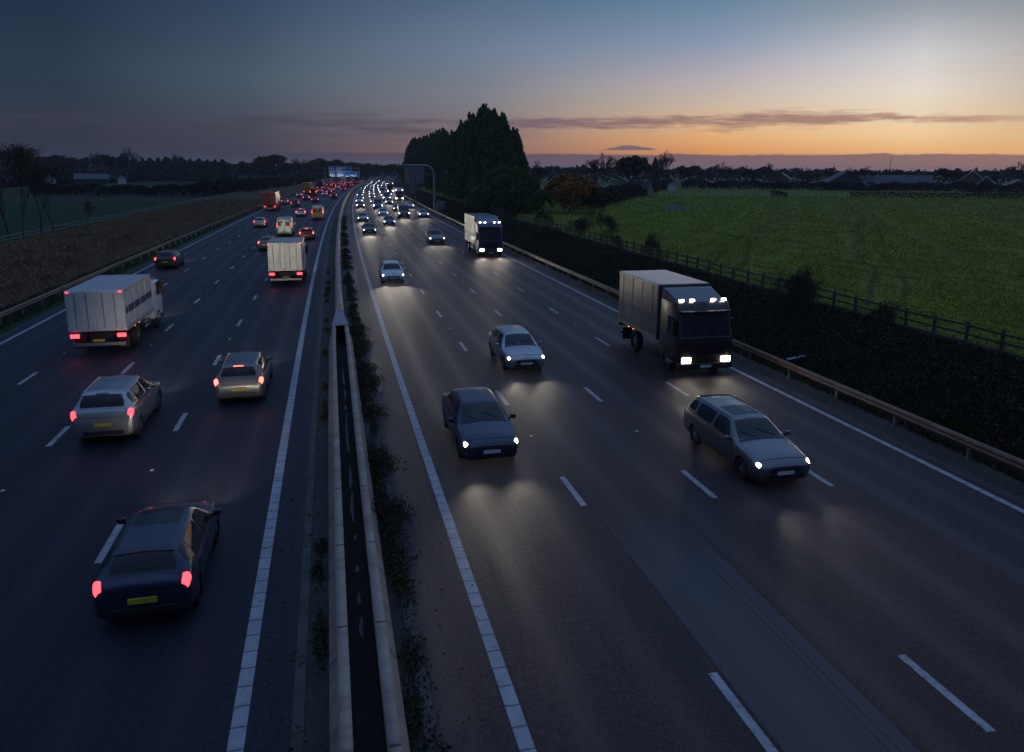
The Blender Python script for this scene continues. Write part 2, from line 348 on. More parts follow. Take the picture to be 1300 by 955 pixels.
# reflecting road studs midway between dashes
stud=MB(); stud.box(-.05,.05,-.06,.06,0,.018); sm=stud.mesh('road_stud',bevel=.006,seg=1)
M['stud']=pm('stud_white',(.55,.55,.55),(.4,.4,.4),.35,scale=8); sm.materials.append(M['stud'])
for oo,ph,lab in ((L1,-1.53,'outermost line of dashes on the left carriageway'),(L2,-.58,'middle line of dashes on the left carriageway'),(L3,.1,'line of dashes nearest the barrier on the left carriageway'),(R1,.53,'line of dashes nearest the barrier on the right carriageway'),(R2,.2,'middle line of dashes on the right carriageway'),(R3,.2,'outermost line of dashes on the right carriageway')):
    for k in range(1,9):
        s=ph+9*k+4.5
        if k%2: continue
        o=bpy.data.objects.new('road_stud',sm); COL.objects.link(o); o.location=rp(s,oo,ZL); o.rotation_euler=(0,0,-float(psi(s)))
        tag(o,'small white reflecting stud in the '+lab,'road stud','road studs in the '+lab)
# ------------------------------------------------------------------ central concrete barrier
def extrude(name,prof,s0,s1,mat,parent=None,step=1.5,of=None,closed=True,caps=True):
    """prof: list of (o,z); of(s,i)->o shift"""
    S=np.arange(s0,s1+.01,step); n=len(prof); V=[];UV=[]
    for s in S:
        acc=0
        for i,(o,z) in enumerate(prof):
            oo=o+(of(s,o) if of else 0); V.append(road(s,oo,z)); UV.append((acc,s)); q=prof[(i+1)%n]; acc+=math.hypot(q[0]-o,q[1]-z)
    Fc=[]
    for i in range(len(S)-1):
        for j in range(n if closed else n-1):
            k=(j+1)%n; Fc.append((i*n+j,(i+1)*n+j,(i+1)*n+k,i*n+k))
    me=mesh_np(name,V,Fc,UV)
    if caps and closed:
        bm=bmesh.new(); bm.from_mesh(me); bmesh.ops.holes_fill(bm,edges=bm.edges[:],sides=0); bm.to_mesh(me); bm.free()
    return link(name,me,parent,mat)
BC=.25
bar=empty('concrete_barrier',rp(0,BC)); tag(bar,'long concrete barrier in the central reservation, splitting into two walls near the bridge','barrier')
def bchild(o): o.matrix_parent_inverse=bar.matrix_world.inverted(); return o
bpy.context.view_layer.update()
single=[(BC-.27,-.02),(BC-.27,.12),(BC-.19,.30),(BC-.15,.9),(BC+.15,.9),(BC+.19,.30),(BC+.27,.12),(BC+.27,-.02)]
bchild(extrude('single_wall',single,43,900,M['barrier'],bar,3))
def split_of(side):
    def f(s,o):
        g=.29*min(1,max(0,(43-s)/5.0)) if s>38 else .29
        g=.29*min(1,(43.0-s)/4.5) if s<43 else 0
        return side*g
    return f
lw=[(BC-.30,-.02),(BC-.30,.12),(BC-.17,.30),(BC-.12,.9),(BC+.05,.9),(BC+.05,-.02)]
rw=[(2*BC-a,b) for a,b in lw][::-1]
bchild(extrude('split_wall',lw,-40,42.5,M['barrier'],bar,1.5,split_of(-1))); bchild(extrude('split_wall',rw,-40,42.5,M['barrier'],bar,1.5,split_of(1)))
cp=MB(); P=[rp(38.6,BC-.42,.905),rp(38.6,BC+.42,.905),rp(43.2,BC+.16,.905),rp(43.2,BC-.16,.905)]
cp.add(P+[p+Vector((0,0,.05)) for p in P],[(0,3,2,1),(4,5,6,7),(0,1,5,4),(1,2,6,5),(2,3,7,6),(3,0,4,7)])
M['cap']=pm('cover_plate',(.34,.35,.36),(.24,.25,.26),.5,.6,scale=3); bchild(cp.obj('cover_plate',M['cap'],bar))
# standing water and dirt in the gap between the walls
def puddle_mat():
    m,t,b=nt('gap_water'); tc=t.nodes.new('ShaderNodeTexCoord').outputs['Object']
    b.inputs['Base Color'].default_value=(.01,.012,.015,1); b.inputs['Roughness'].default_value=.22; b.inputs['Specular IOR Level'].default_value=.4; return m
M['water']=puddle_mat(); M['mud']=pm('gap_mud',(.02,.017,.014),(.035,.03,.025),.95,scale=4,bmp=.4)
strip('gap_floor',BC-.23,BC+.23,-40,41,.01,M['mud'],2,1)
pz=[(33.5,30.6),(30,28.4),(28,27.2),(26.8,22.5),(22.1,20.0),(19.7,17.6),(17.2,16.9),(15.8,15.4),(14.6,14.1),(13.6,12.9)]
for a,b_ in pz:
    n=14; V=[];
    for k in range(n):
        th=2*math.pi*k/n; rr=1+.18*math.sin(3*th+a)
        V.append(road((a+b_)/2+(a-b_)/2*math.cos(th)*rr, BC+.02+.035*math.sin(th)*rr+.02*math.sin(th*2+a), .016))
    me=bpy.data.meshes.new('water'); me.from_pydata([tuple(v) for v in V],[],[tuple(range(n))]); o=link('rain_water',me,None,M['water']); o['kind']='structure'
# ------------------------------------------------------------------ steel guard rails
def wbeam(oc,z0,side):   # corrugated beam profile, thin closed
    d=side
    a=[(0,0),(.03,.03),(.08,.08),(.08,.12),(.03,.155),(.03,.175),(.08,.21),(.08,.25),(.03,.30),(0,.33)]
    out=[(oc+d*x,z0+z) for x,z in a]; inn=[(oc+d*(x-.012),z0+z) for x,z in a[::-1]]
    return out+inn
def guard_rail(name,oc,side,label,s0,s1,matb):
    g=empty(name,rp(0,oc)); bpy.context.view_layer.update(); tag(g,label,'guard rail')
    inv=g.matrix_world.inverted()
    o=extrude('beam',wbeam(oc,.42,side),s0,s1,matb,g,2.0); o.matrix_parent_inverse=inv
    pmesh=MB(); pmesh.box(-.05,.05,-.03,.03,-.3,.68); me=pmesh.mesh('post'); me.materials.append(M['galv'])
    n=0; s=2.0
    while n<95:
        q=bpy.data.objects.new('post',me); COL.objects.link(q); q.parent=g; q.matrix_parent_inverse=inv
        q.location=rp(s,oc-side*.07,float(gz(s,oc))); q.rotation_euler=(0,0,-float(psi(s))); s+=3.2; n+=1
    return g
guard_rail('guard_rail',18.87,-1,'weathered steel guard rail on the right verge below the dark embankment',-40,700,M['rust_galv'])
guard_rail('guard_rail',-18.25,1,'weathered steel guard rail on the left verge below the dry grass',-40,700,M['rust_galv'])
# ------------------------------------------------------------------ timber fences
def fence(name,oc,s0,s1,sp,hz,rails,mat,label,pw=.06,rail_step=None,zoff=0):
    g=empty(name,rp(s0,oc,float(gz(s0,oc)))); bpy.context.view_layer.update(); tag(g,label,'fence'); inv=g.matrix_world.inverted()
    pmesh=MB(); pmesh.box(-pw,pw,-pw,pw,-.3,hz+.06); me=pmesh.mesh('post',bevel=.008,seg=1); me.materials.append(mat)
    k=0; s=s0; tops=[]
    while s<=s1 and k<99:
        ds=random.uniform(-.05,.05); zz=float(gz(s,oc)); q=bpy.data.objects.new('post',me); COL.objects.link(q); q.parent=g; q.matrix_parent_inverse=inv
        q.location=rp(s,oc,zz); q.rotation_euler=(random.uniform(-.035,.035),random.uniform(-.03,.03),-float(psi(s))); tops.append((s,zz)); s+=sp; k+=1
    for rz in rails:
        b_=MB()
        for (a,za),(c,zc) in zip(tops[:-1],tops[1:]):
            j1,j2=random.uniform(-.02,.02),random.uniform(-.02,.02)
            p=[rp(a-.03,oc-pw-.045,za+rz+j1),rp(a-.03,oc-pw-.003,za+rz+j1),rp(c+.03,oc-pw-.003,zc+rz+j2),rp(c+.03,oc-pw-.045,zc+rz+j2)]
            b_.add(p+[x+Vector((0,0,.1)) for x in p],[(0,3,2,1),(4,5,6,7),(0,1,5,4),(1,2,6,5),(2,3,7,6),(3,0,4,7)])
        o=b_.obj('rail',mat,g); o.matrix_parent_inverse=inv
    return g
fence('timber_fence',27.2,14,190,1.85,1.15,(.25,.62,1.0),M['wood_dark'],'dark timber post and rail fence along the edge of the green crop field')
fence("timber_fence",-36.9,96,290,2.6,1.1,(.55,.95),M['wood_pale'],'pale weathered timber fence between dry verge and the left field',pw=.05)
# ------------------------------------------------------------------ vegetation
def quads_cloud(P,size,up=0.0,asp=1.6,seed=0):
    """random leaf quads at points P (n,3); size scalar or (n,)"""
    r=np.random.default_rng(seed); n=len(P); sz=np.broadcast_to(size,(n,))[:,None]*r.uniform(.6,1.35,(n,1))
    a=r.normal(size=(n,3)); a[:,2]+=up*3; a/=np.linalg.norm(a,axis=1,keepdims=True)
    b=np.cross(a,r.normal(size=(n,3))); b/=np.linalg.norm(b,axis=1,keepdims=True)
    a=a*sz*asp*.5; b=b*sz*.5
    V=np.stack([P-a,P+b*.9-a*.15,P+a,P-b*.9+a*.1],1).reshape(-1,3)
    return V,np.arange(4*n).reshape(n,4)
def join(parts):
    V=[];Fc=[];b=0
    for v,f in parts: V.append(v); Fc.append(f+b); b+=len(v)
    return np.concatenate(V),np.concatenate(Fc)
def blades(name,S,O,h,w,mat,label,cat,seed=0,lean=.45,per=1,zf=gz):
    r=np.random.default_rng(seed); n=len(S); base=road(S,O,zf(S,O)-.03)
    hh=(h*r.uniform(.5,1.3,n))[:,None]; ang=r.uniform(0,2*np.pi,n); dv=np.stack([np.cos(ang),np.sin(ang),0*ang],1)*(w*r.uniform(.6,1.4,n))[:,None]
    tip=base+np.concatenate([r.normal(size=(n,2))*lean*hh,hh],1)
    V=np.stack([base-dv,base+dv,tip],1).reshape(-1,3)
    me=mesh_np(name,V,np.arange(3*n).reshape(n,3)); o=link(name,me,None,mat); tag(o,label,cat,None,'stuff'); return o
M['lf_dry']=leafmat('dry_grass',[(.07,.06,.025),(.20,.125,.065),(.32,.20,.11),(.42,.29,.16),(.22,.12,.08)])
M['lf_green']=leafmat('short_grass',[(.015,.03,.012),(.03,.055,.02),(.05,.08,.03),(.07,.075,.035)])
M['lf_bank']=leafmat('bramble_scrub',[(.008,.012,.007),(.018,.024,.011),(.035,.036,.018),(.055,.04,.025),(.012,.02,.01)])
M['lf_crop']=leafmat('crop_leaves',[(.11,.135,.012),(.22,.27,.022),(.36,.40,.045),(.15,.19,.016)],.7)
M['lf_weed']=leafmat('reserve_weeds',[(.016,.022,.008),(.032,.045,.014),(.055,.065,.02),(.05,.035,.02),(.075,.055,.035)])
M['lf_litter']=leafmat('dead_leaves',[(.06,.035,.02),(.11,.07,.035),(.16,.11,.06)])
def U(a,b,n): return rng.uniform(a,b,n)
def dens(n,s0,s1):  # more near the camera
    u=rng.random(n); return s0*(s1/s0)**u
# left verge
blades('tall_grass',dens(150000,28,230),U(-36.5,-20.6,150000),.62,.016,M['lf_dry'],'tall dry brown grass covering the left verge up to the pale fence','grass',1)
n=9000; S=dens(n,28,230); O=U(-36,-22,n)
cl=np.repeat(np.stack([S,O],1)[:900],60,axis=0)+rng.normal(size=(54000,2))*np.array([.8,.55]); cz=gz(cl[:,0],cl[:,1])+np.abs(rng.normal(size=54000))*.42
v,f=quads_cloud(road(cl[:,0],cl[:,1],cz),.075,.6,3.2,3); o=link('weed_scrub',mesh_np('weed_scrub',v,f),None,M['lf_dry']); tag(o,'rough brown weeds and low scrub scattered over the left verge','scrub',None,'stuff')
blades('short_grass',dens(42000,28,200),U(-20.8,-17.8,42000),.16,.03,M['lf_green'],'short green grass strip beside the left guard rail','grass',2)
n=260; S=dens(n,30,240); O=U(-36,-21.5,n); hh=rng.uniform(.3,1.1,n); k=150
cs_=np.repeat(S,k)+rng.normal(size=n*k)*np.repeat(hh,k)*.8; co_=np.repeat(O,k)+rng.normal(size=n*k)*np.repeat(hh,k)*.6; cz_=gz(cs_,co_)+np.abs(rng.normal(size=n*k))*np.repeat(hh,k)*.55
v,f=quads_cloud(road(cs_,np.clip(co_,-36.4,-20),cz_),.07,.4,2.4,33); M['lf_verge_bush']=leafmat('verge_bushes',[(.03,.03,.014),(.07,.05,.03),(.11,.06,.045),(.045,.05,.02)]); o=link('dead_bushes',mesh_np('dead_bushes',v,f),None,M['lf_verge_bush']); tag(o,'dark clumps of dead stalks and low brambles dotted over the left verge','scrub',None,'stuff')
# right bank
blades('short_grass',dens(30000,12,150),U(19.2,21.4,30000),.22,.03,M['lf_weed'],'thin green and brown grass at the foot of the right guard rail','grass',4)
blades('bank_grass',dens(70000,12,260),U(20.4,28.0,70000),.30,.022,M['lf_bank'],'dark rough grass on the embankment below the timber fence','grass',5)
k=1500; C=np.stack([dens(k,14,300),U(20.8,25.6,k)],1); hh=rng.uniform(.15,.7,k)
cl=np.repeat(C,55,axis=0)+rng.normal(size=(k*55,2))*.55; cz=gz(cl[:,0],cl[:,1])+np.abs(rng.normal(size=k*55))*np.repeat(hh,55)*.5
v,f=quads_cloud(road(cl[:,0],cl[:,1],cz),.075,.1,1.9,6); o=link('bramble_scrub',mesh_np('bramble_scrub',v,f),None,M['lf_bank']); tag(o,'low dark bramble scrub on the embankment between guard rail and fence','scrub',None,'stuff')
# crop
def rowmask(S,O):
    P=road(S,O); a=(P[:,0]*math.cos(R(38))-P[:,1]*math.sin(R(38))); b=(P[:,0]*math.sin(R(38))+P[:,1]*math.cos(R(38)))
    return np.sin(a*2.1+1.6*np.sin(b*.13)+1.2*np.sin(a*.31))+.7*np.sin(a*.83+b*.05)+.8*hn(a,b*.25,1.6,4)
n=260000; X=rng.random(n); S=26*(230/26)**X; O=28.1+ (S*1.5+20)*rng.random(n)
row=np.round((O*1.0)/.55)*.55; O=row+rng.normal(size=n)*.10
keep=hn(S,O,5,2)+.6*hn(S,O,1.7,5)+rng.normal(size=n)*.35>-.75; keep&=(rowmask(S,O)+rng.normal(size=n)*.7>-1.0); S,O=S[keep],O[keep]; n=len(S)
zz=gz(S,O)+.05+rng.random(n)*.12
v,f=quads_cloud(road(S,O,zz),.055+S*.0008,.35,1.5,8); o=link('crop_plants',mesh_np('crop_plants',v,f),None,M['lf_crop']); tag(o,'low leafy green crop plants covering the right field','crop',None,'stuff')
# central reservation weeds
def weed_patch(name,cs,label,seed,mat=None,leaf=.042):
    P=[]; r=np.random.default_rng(seed)
    for (s,o,rs,ro,h) in cs:
        k=int(620*rs*ro/.3)+90
        q=r.normal(size=(k,2))*np.array([rs,ro])*.5; z=np.abs(r.normal(size=k))*h*np.exp(-(q[:,0]/rs)**2-(q[:,1]/ro)**2)+.015
        P.append(road(s+q[:,0],np.clip(o+q[:,1],o-ro*1.4,o+ro*1.3),z))
    P=np.concatenate(P); v,f=quads_cloud(P,leaf,.3,1.9,seed); o=link(name,mesh_np(name,v,f),None,mat or M['lf_weed']); tag(o,label,'weeds',None,'stuff')
cs=[]; s=8.0
while s<150:
    step=random.uniform(.5,1.3)*(1+s/60); 
    if random.random()<.85: cs.append((s,.93+random.uniform(0,.30),random.uniform(.5,1.5),random.uniform(.14,.46),random.uniform(.05,.2)))
    s+=step
for q in (18.2,21.5,26.5,31,33,38,42): cs.append((q,1.22,.7,.55,.2))
weed_patch('weeds',cs,'green and brown weeds growing along the right side of the central barrier',11)
cs=[]; s=8.0
while s<120:
    if random.random()<.4: cs.append((s,-.52+random.uniform(-.1,.05),random.uniform(.4,1.0),random.uniform(.09,.18),random.uniform(.04,.12)))
    s+=random.uniform(.7,1.6)*(1+s/60)
weed_patch('weeds',cs,'sparse green weeds growing along the left side of the central barrier',12)
n=500; S=dens(n,8,60); O=np.where(rng.random(n)<.5,rng.normal(size=n)*.35+1.5,rng.normal(size=n)*.3-.95); v,f=quads_cloud(road(S,O,.02+0*S),.07,0,1.4,15); v[:,2]=np.clip(v[:,2],.008,.05)
o=link('fallen_leaves',mesh_np('fallen_leaves',v,f),None,M['lf_litter']); tag(o,'scattered dead leaves and grit on the hard strips by the barrier','leaves',None,'stuff')
n=700; S=dens(n,9,70); O=U(-16,17.5,n); v,f=quads_cloud(road(S,O,.012+0*S),.035,0,1.2,16); v[:,2]=np.clip(v[:,2],.007,.03)
o=link('road_grit',mesh_np('road_grit',v,f),None,M['gravel']); tag(o,'scattered grit and small chippings on the carriageways','grit',None,'stuff')
# ------------------------------------------------------------------ trees
def segs_mesh(segs,sides):
    V=[];Fc=[]
    A=np.array([s[0] for s in segs]);B=np.array([s[1] for s in segs]);ra=np.array([s[2] for s in segs]);rb=np.array([s[3] for s in segs])
    d=B-A; d/=np.maximum(np.linalg.norm(d,axis=1,keepdims=True),1e-6); h=np.where(np.abs(d[:,2:3])<.9,np.array([[0,0,1.]]),np.array([[0,1.,0]]))
    a=np.cross(d,h); a/=np.linalg.norm(a,axis=1,keepdims=True); b=np.cross(d,a); n=len(A); out=[]
    for P,r in ((A,ra),(B,rb)):
        for j in range(sides):
            t=2*np.pi*j/sides; out.append(P+(a*np.cos(t)+b*np.sin(t))*r[:,None])
    V=np.stack(out,1).reshape(-1,3); base=np.arange(n)*2*sides; Fc=[]
    for j in range(sides):
        k=(j+1)%sides; Fc.append(np.stack([base+j,base+k,base+sides+k,base+sides+j],1))
    return V,np.concatenate(Fc)
def grow(h,spread,seed,levels=6,kids=(3,4),trunk=.28,r0=None,droop=.0):
    r=random.Random(seed); thick=[];thin=[];tips=[]
    r0=r0 or h*.022
    def rec(p,d,L,rad,lv):
        n=2; q=p
        for i in range(n):
            d=(d+Vector((r.gauss(0,.10),r.gauss(0,.10),r.gauss(.02,.06)-droop*lv*.02))).normalized(); e=q+d*(L/n)
            r2=rad*(1-.18*(i+1)/n); (thick if lv<3 else thin).append((tuple(q),tuple(e),rad*(1-.18*i/n),r2)); q=e
            if lv>=2 and r.random()<.5 and lv<levels:
                dd=(d+Vector((r.gauss(0,.8),r.gauss(0,.8),r.gauss(.1,.4)))).normalized(); rec(q,dd,L*.5,rad*.4,max(lv+2,levels-1))
        if lv>=levels: tips.append(q); return
        k=r.choice(kids)
        for i in range(k):
            an=2*math.pi*(i+r.random()*.7)/k; tilt=(.35+.25*r.random())*spread*(1.0 if lv else 1.1)
            a=d.cross(Vector((0,0,1))) if abs(d.z)<.95 else Vector((1,0,0)); a.normalize(); b=d.cross(a)
            nd=(d*math.cos(tilt)+(a*math.cos(an)+b*math.sin(an))*math.sin(tilt)+Vector((0,0,.10))).normalized()
            rec(q,nd,L*r.uniform(.62,.86),rad*.62,lv+1)
    rec(Vector((0,0,-.2)),Vector((0,0,1)),h*trunk,r0,0)
    z=max(t.z for t in tips); sc=h/z
    f=lambda L:[(tuple(x*sc for x in a),tuple(x*sc for x in b),c,max(e,.006)) for a,b,c,e in L]
    return f(thick),f(thin),[t*sc for t in tips]
PROTO={}
def bare_proto(key,h,spread,seed,levels=6,kids=(3,),trunk=.24,twig=1.0,leaves=None,r0=None):
    th,tn,tips=grow(h,spread,seed,levels,kids,trunk,r0)
    tn=[(a,b,max(c*twig,.012*twig),max(e*twig,.008*twig)) for a,b,c,e in tn]
    v,f=segs_mesh(th,6); mt=mesh_np('trunk',v,f,smooth=True); mt.materials.append(M['bark'])
    v,f=segs_mesh(tn,3); parts=[(v,f)]
    mc=mesh_np('crown',v,f); mc.materials.append(M['twig']); lm=None
    if leaves:
        P=np.array([tuple(t) for t in tips]); k,size,mat,frac=leaves; r=np.random.default_rng(seed)
        P=P[r.random(len(P))<frac]; P=np.repeat(P,k,axis=0)+r.normal(size=(len(P)*k,3))*h*.022; v,f=quads_cloud(P,size,0,1.4,seed); lm=mesh_np('leaves',v,f); lm.materials.append(mat)
    PROTO[key]=(mt,mc,lm)
M['lf_oak']=leafmat('brown_leaves',[(.05,.045,.02),(.09,.065,.03),(.12,.085,.04),(.07,.075,.032)])
M['lf_orange']=leafmat('orange_leaves',[(.20,.09,.03),(.38,.15,.035),(.50,.20,.045),(.14,.10,.035),(.10,.12,.05)])
M['lf_dkgreen']=leafmat('dark_evergreen',[(.035,.075,.034),(.065,.13,.055),(.10,.17,.075),(.045,.09,.04)])
M['lf_green2']=leafmat('bright_evergreen',[(.04,.09,.03),(.06,.13,.045),(.09,.16,.055)])
M['lf_hedge']=leafmat('hedge_leaves',[(.012,.018,.009),(.022,.03,.014),(.035,.036,.018),(.03,.022,.014)])
for i in range(3): bare_proto(('bare',i),14,.78+.10*i,20+i,6,(3,),.17,2.0)
for i in range(2): bare_proto(('bareleaf',i),12,.80+.1*i,30+i,5,(3,4),.13,2.0,(12,.42,M['lf_oak'],.9))
for i in range(3): bare_proto(('sapling',i),10,.50,40+i,6,(3,),.15,.9,(3,.10,M['lf_oak'],.4),r0=.085)
bare_proto(('orange',0),7,1.25,50,5,(4,),.2,1.4,(22,.28,M['lf_orange'],1.0))
for i in range(3): bare_proto(('shrub',i),3,1.0,60+i,5,(4,),.035,.8,(5,.07,M['lf_bank'],.8))
def tree(name,key,loc,h,label,cat='tree',group=None,wide=1.0,rz=None):
    mt,mc,lm=PROTO[key]; e=empty(name,loc,random.uniform(0,6.28) if rz is None else rz); tag(e,label,cat,group)
    zmax=max(v.co.z for v in mc.vertices) if 'zm' not in mc else mc['zm']; mc['zm']=zmax; k=h/zmax; e.scale=(k*wide,k*wide,k)
    for nm,me in (('trunk',mt),('crown',mc),('leaves',lm)):
        if me: o=bpy.data.objects.new(nm,me); COL.objects.link(o); o.parent=e
    return e
def conifer_proto(key,h,rad,seed,mat,nplume=130,per=95,leaf=.30,shape=1.5):
    r=np.random.default_rng(seed); P=[];
    for i in range(nplume):
        t=r.random()**.85; ph=r.uniform(0,2*np.pi); rr=rad*(1-t**shape)*(.72+.28*min(1,t*7))*r.uniform(.66,1.16)+.15
        c=np.array([rr*np.cos(ph),rr*np.sin(ph),.03*h+t*h*.93]); L=r.uniform(.09,.17)*h*(.75 if t>.85 else 1)
        u=r.random(per); out=np.array([np.cos(ph),np.sin(ph),0])*.18*rad
        w=(.30*rad*.34)*(1-u)**.7+.05
        q=c+u[:,None]*(np.array([0,0,L])+out*.6)+r.normal(size=(per,3))*w[:,None]*np.array([1,1,.8]); P.append(q)
    # inner mass so the tree is not see-through
    k=1800; t=r.random(k); ph=r.uniform(0,6.28,k); rr=rad*(1-t**shape)*.8*np.sqrt(r.random(k)); P.append(np.stack([rr*np.cos(ph),rr*np.sin(ph),.05*h+t*h*.85],1))
    u=r.random(60); P.append(np.stack([r.normal(size=60)*.12,r.normal(size=60)*.12,h*(.92+.08*u)],1))
    P=np.concatenate(P); v,f=quads_cloud(P,leaf,.55,1.9,seed); me=mesh_np('crown',v,f); me.materials.append(mat); me['zm']=float(np.percentile(P[:,2],99.9))
    tv,tf=segs_mesh([((0,0,-.3),(0,0,h*.3),rad*.07,rad*.05),((0,0,h*.3),(0,0,h*.9),rad*.05,.03)],7); mt=mesh_np('trunk',tv,tf,smooth=True); mt.materials.append(M['bark'])
    PROTO[key]=(mt,me,None)
for i in range(4): conifer_proto(('con',i),22,5.2,70+i,M['lf_dkgreen'],190,110,.34,1.15+.2*i)
conifer_proto(('conlow',0),9,5.2,80,M['lf_green2'],120,110,.30,2.6)
conifer_proto(('confar',0),14,3.4,81,M['lf_dkgreen'],50,60,.75,2.4); conifer_proto(('confar',1),14,3.4,82,M['lf_dkgreen'],50,60,.75,2.0)
def gpoint(px,d,h=None):   # world point at distance d from the bridge in a bearing
    q=ray(px,217); P=Vector((0,0,H))+q*d; s,o=to_so(P); P.z=float(gz(s,o)) if h is None else h; return P
def topz(px,py,d): return (Vector((0,0,H))+ray(px,py)*d).z
# the row of tall conifers beside the right carriageway
big=[(650,164,143,1.0),(634,146,152,1.0),(622,141,161,.95),(611,136,170,1.0),(597,146,182,1.0),(585,156,196,1.0),(574,168,212,1.0),(562,165,232,1.0),(554,167,254,1.0),(547,171,278,1.0),(538,174,306,1.05),(530,177,338,1.1),(523,177,372,1.1),(517,187,400,1.0)]
for i,(px,py,d,w) in enumerate(big):
    P=gpoint(px,d); hh=topz(px,py,d)-P.z
    lab={0:'tall dark conifer at the field end of the conifer row',3:'tallest dark conifer, with the highest tip of the row'}.get(i,'dense dark conifer in the tall row by the right carriageway')
    tree('conifer_tree',('con',i%4),P,hh,lab,'conifer','tall conifers in a row beside the right carriageway' ,w)
for i,(px,py,d,w) in enumerate([(660,192,141,.8),(642,178,139,.9),(603,175,172,.9),(590,180,188,.9),(568,190,215,.9)]):
    P=gpoint(px,d); tree('conifer_tree',('con',(i+2)%4),P,topz(px,py,d)-P.z,'shorter dark conifer filling the front of the conifer row','conifer','shorter conifers at the front of the row',w)
for i,(px,py,d) in enumerate([(655,212,136),(637,208,138),(620,216,143)]):
    P=gpoint(px,d); tree('evergreen_bush',('conlow',0),P,topz(px,py,d)-P.z,'rounded greener evergreen bush at the foot of the tall conifers','bush','evergreen bushes at the foot of the conifer row')
def gp(px,py,h=1.1):
    P,k=ground_at(px,py,h); return P
def tree_px(name,key,px,base,top,label,cat='tree',group=None,wide=1.0,h0=None):
    P,k=ground_at(px,base,h0 if h0 is not None else (1.1 if px>500 else 0.0)); s,o=to_so(P); P.z=float(gz(s,o)); z=topz(px,top,k)
    return tree(name,key,P,max(1.0,z-P.z),label,cat,group,wide)
tree_px('autumn_tree',('orange',0),722,269,220,'small autumn tree with orange leaves at the corner of the green field',wide=1.25)
tree_px('bare_tree',('bare',0),752,246,191,'wide bare tree rising behind the orange autumn tree',wide=1.1)
tree_px('leafy_tree',('bareleaf',0),797,247,197,'broad tree with thin brown and green leaves left of the dark pointed conifer',wide=1.2)
tree_px('conifer_tree',('con',2),828,241,198,'single dark pointed conifer at the field corner','conifer',None,.8)
tree_px('bare_tree',('bare',1),841,238,187,'tall bare tree rising behind the single pointed conifer',wide=.8)
tree_px('bare_tree',('bare',2),680,246,203,'round bare tree seen just right of the conifer row',wide=1.0)
for i,(px,b,t_,ky) in enumerate([(868,237,208,('bareleaf',1)),(918,236,201,('bare',0)),(945,236,206,('bare',2)),(974,236,201,('bare',1)),(1022,235,207,('bare',2)),(1076,235,206,('bare',1)),(1096,235,204,('bare',0)),(1158,235,212,('bare',0)),(1203,235,207,('bareleaf',1)),(1235,234,211,('bare',1)),(1278,234,196,('bare',0)),(1296,234,206,('bare',2))]):
    lab={10:'largest spreading tree on the far right of the field edge beside the houses',8:'round dark tree left of the brick house with white gables'}.get(i,'bare or thinly leaved tree in the line beyond the far edge of the right field')
    tree_px('field_tree',ky,px,b,t_,lab,'tree','trees along the far edge of the right field' if i not in(8,10) else None,1.0)
for i in range(30):
    px=random.uniform(680,1310); tree_px('distant_tree',('bareleaf',i%2) if i%3 else ('bare',i%3),px,230+random.uniform(-1.5,.8),random.uniform(209,216),'small distant tree in the dark belt on the right horizon','tree','distant trees on the right horizon',1.4)
# left skyline
for i,(px,b,t_,ky) in enumerate([(8,240,190,('bare',0)),(30,238,196,('bare',1)),(85,236,203,('bare',2)),(110,235,200,('bare',0)),(128,235,199,('bare',1)),(147,236,204,('bareleaf',1)),(161,236,193,('bare',2)),(222,233,199,('bare',0)),(337,236,201,('bareleaf',0)),(372,234,203,('bare',1)),(386,234,205,('bare',2)),(403,233,205,('orange',0)),(416,233,206,('bareleaf',1)),(430,233,207,('bare',0)),(441,233,209,('bareleaf',0)),(312,236,212,('bareleaf',1)),(355,236,211,('bare',0)),(60,237,205,('bareleaf',0)),(100,237,208,('bareleaf',1))]):
    lab={6:'tall bare tree with a white house at its foot on the left skyline',8:'round crowned tree standing alone left of the blue direction signs',11:'brown autumn tree behind the blue direction signs'}.get(i,'bare tree in the belt along the left skyline')
    tree_px('skyline_tree',ky,px,b,t_,lab,'tree','trees in the belt along the left skyline' if i not in(6,8,11) else None,1.15,0.0)
for i in range(26):
    px=random.uniform(-10,520); tree_px('distant_tree',('bareleaf',i%2),px,233+random.uniform(-1.0,1.0),random.uniform(209,215),'small distant tree in the dark belt on the left horizon','tree','distant trees on the left horizon',1.5,0.0)
for i,px in enumerate(np.linspace(170,282,12)):
    tree_px('conifer_tree',('confar',i%2),px,235.5,206+1.5*hn(px,3,9)+abs(px-215)*.04,'dark clipped conifer in the dense row across the left field','conifer','conifers in the dense row across the left field',1.35,0.0)
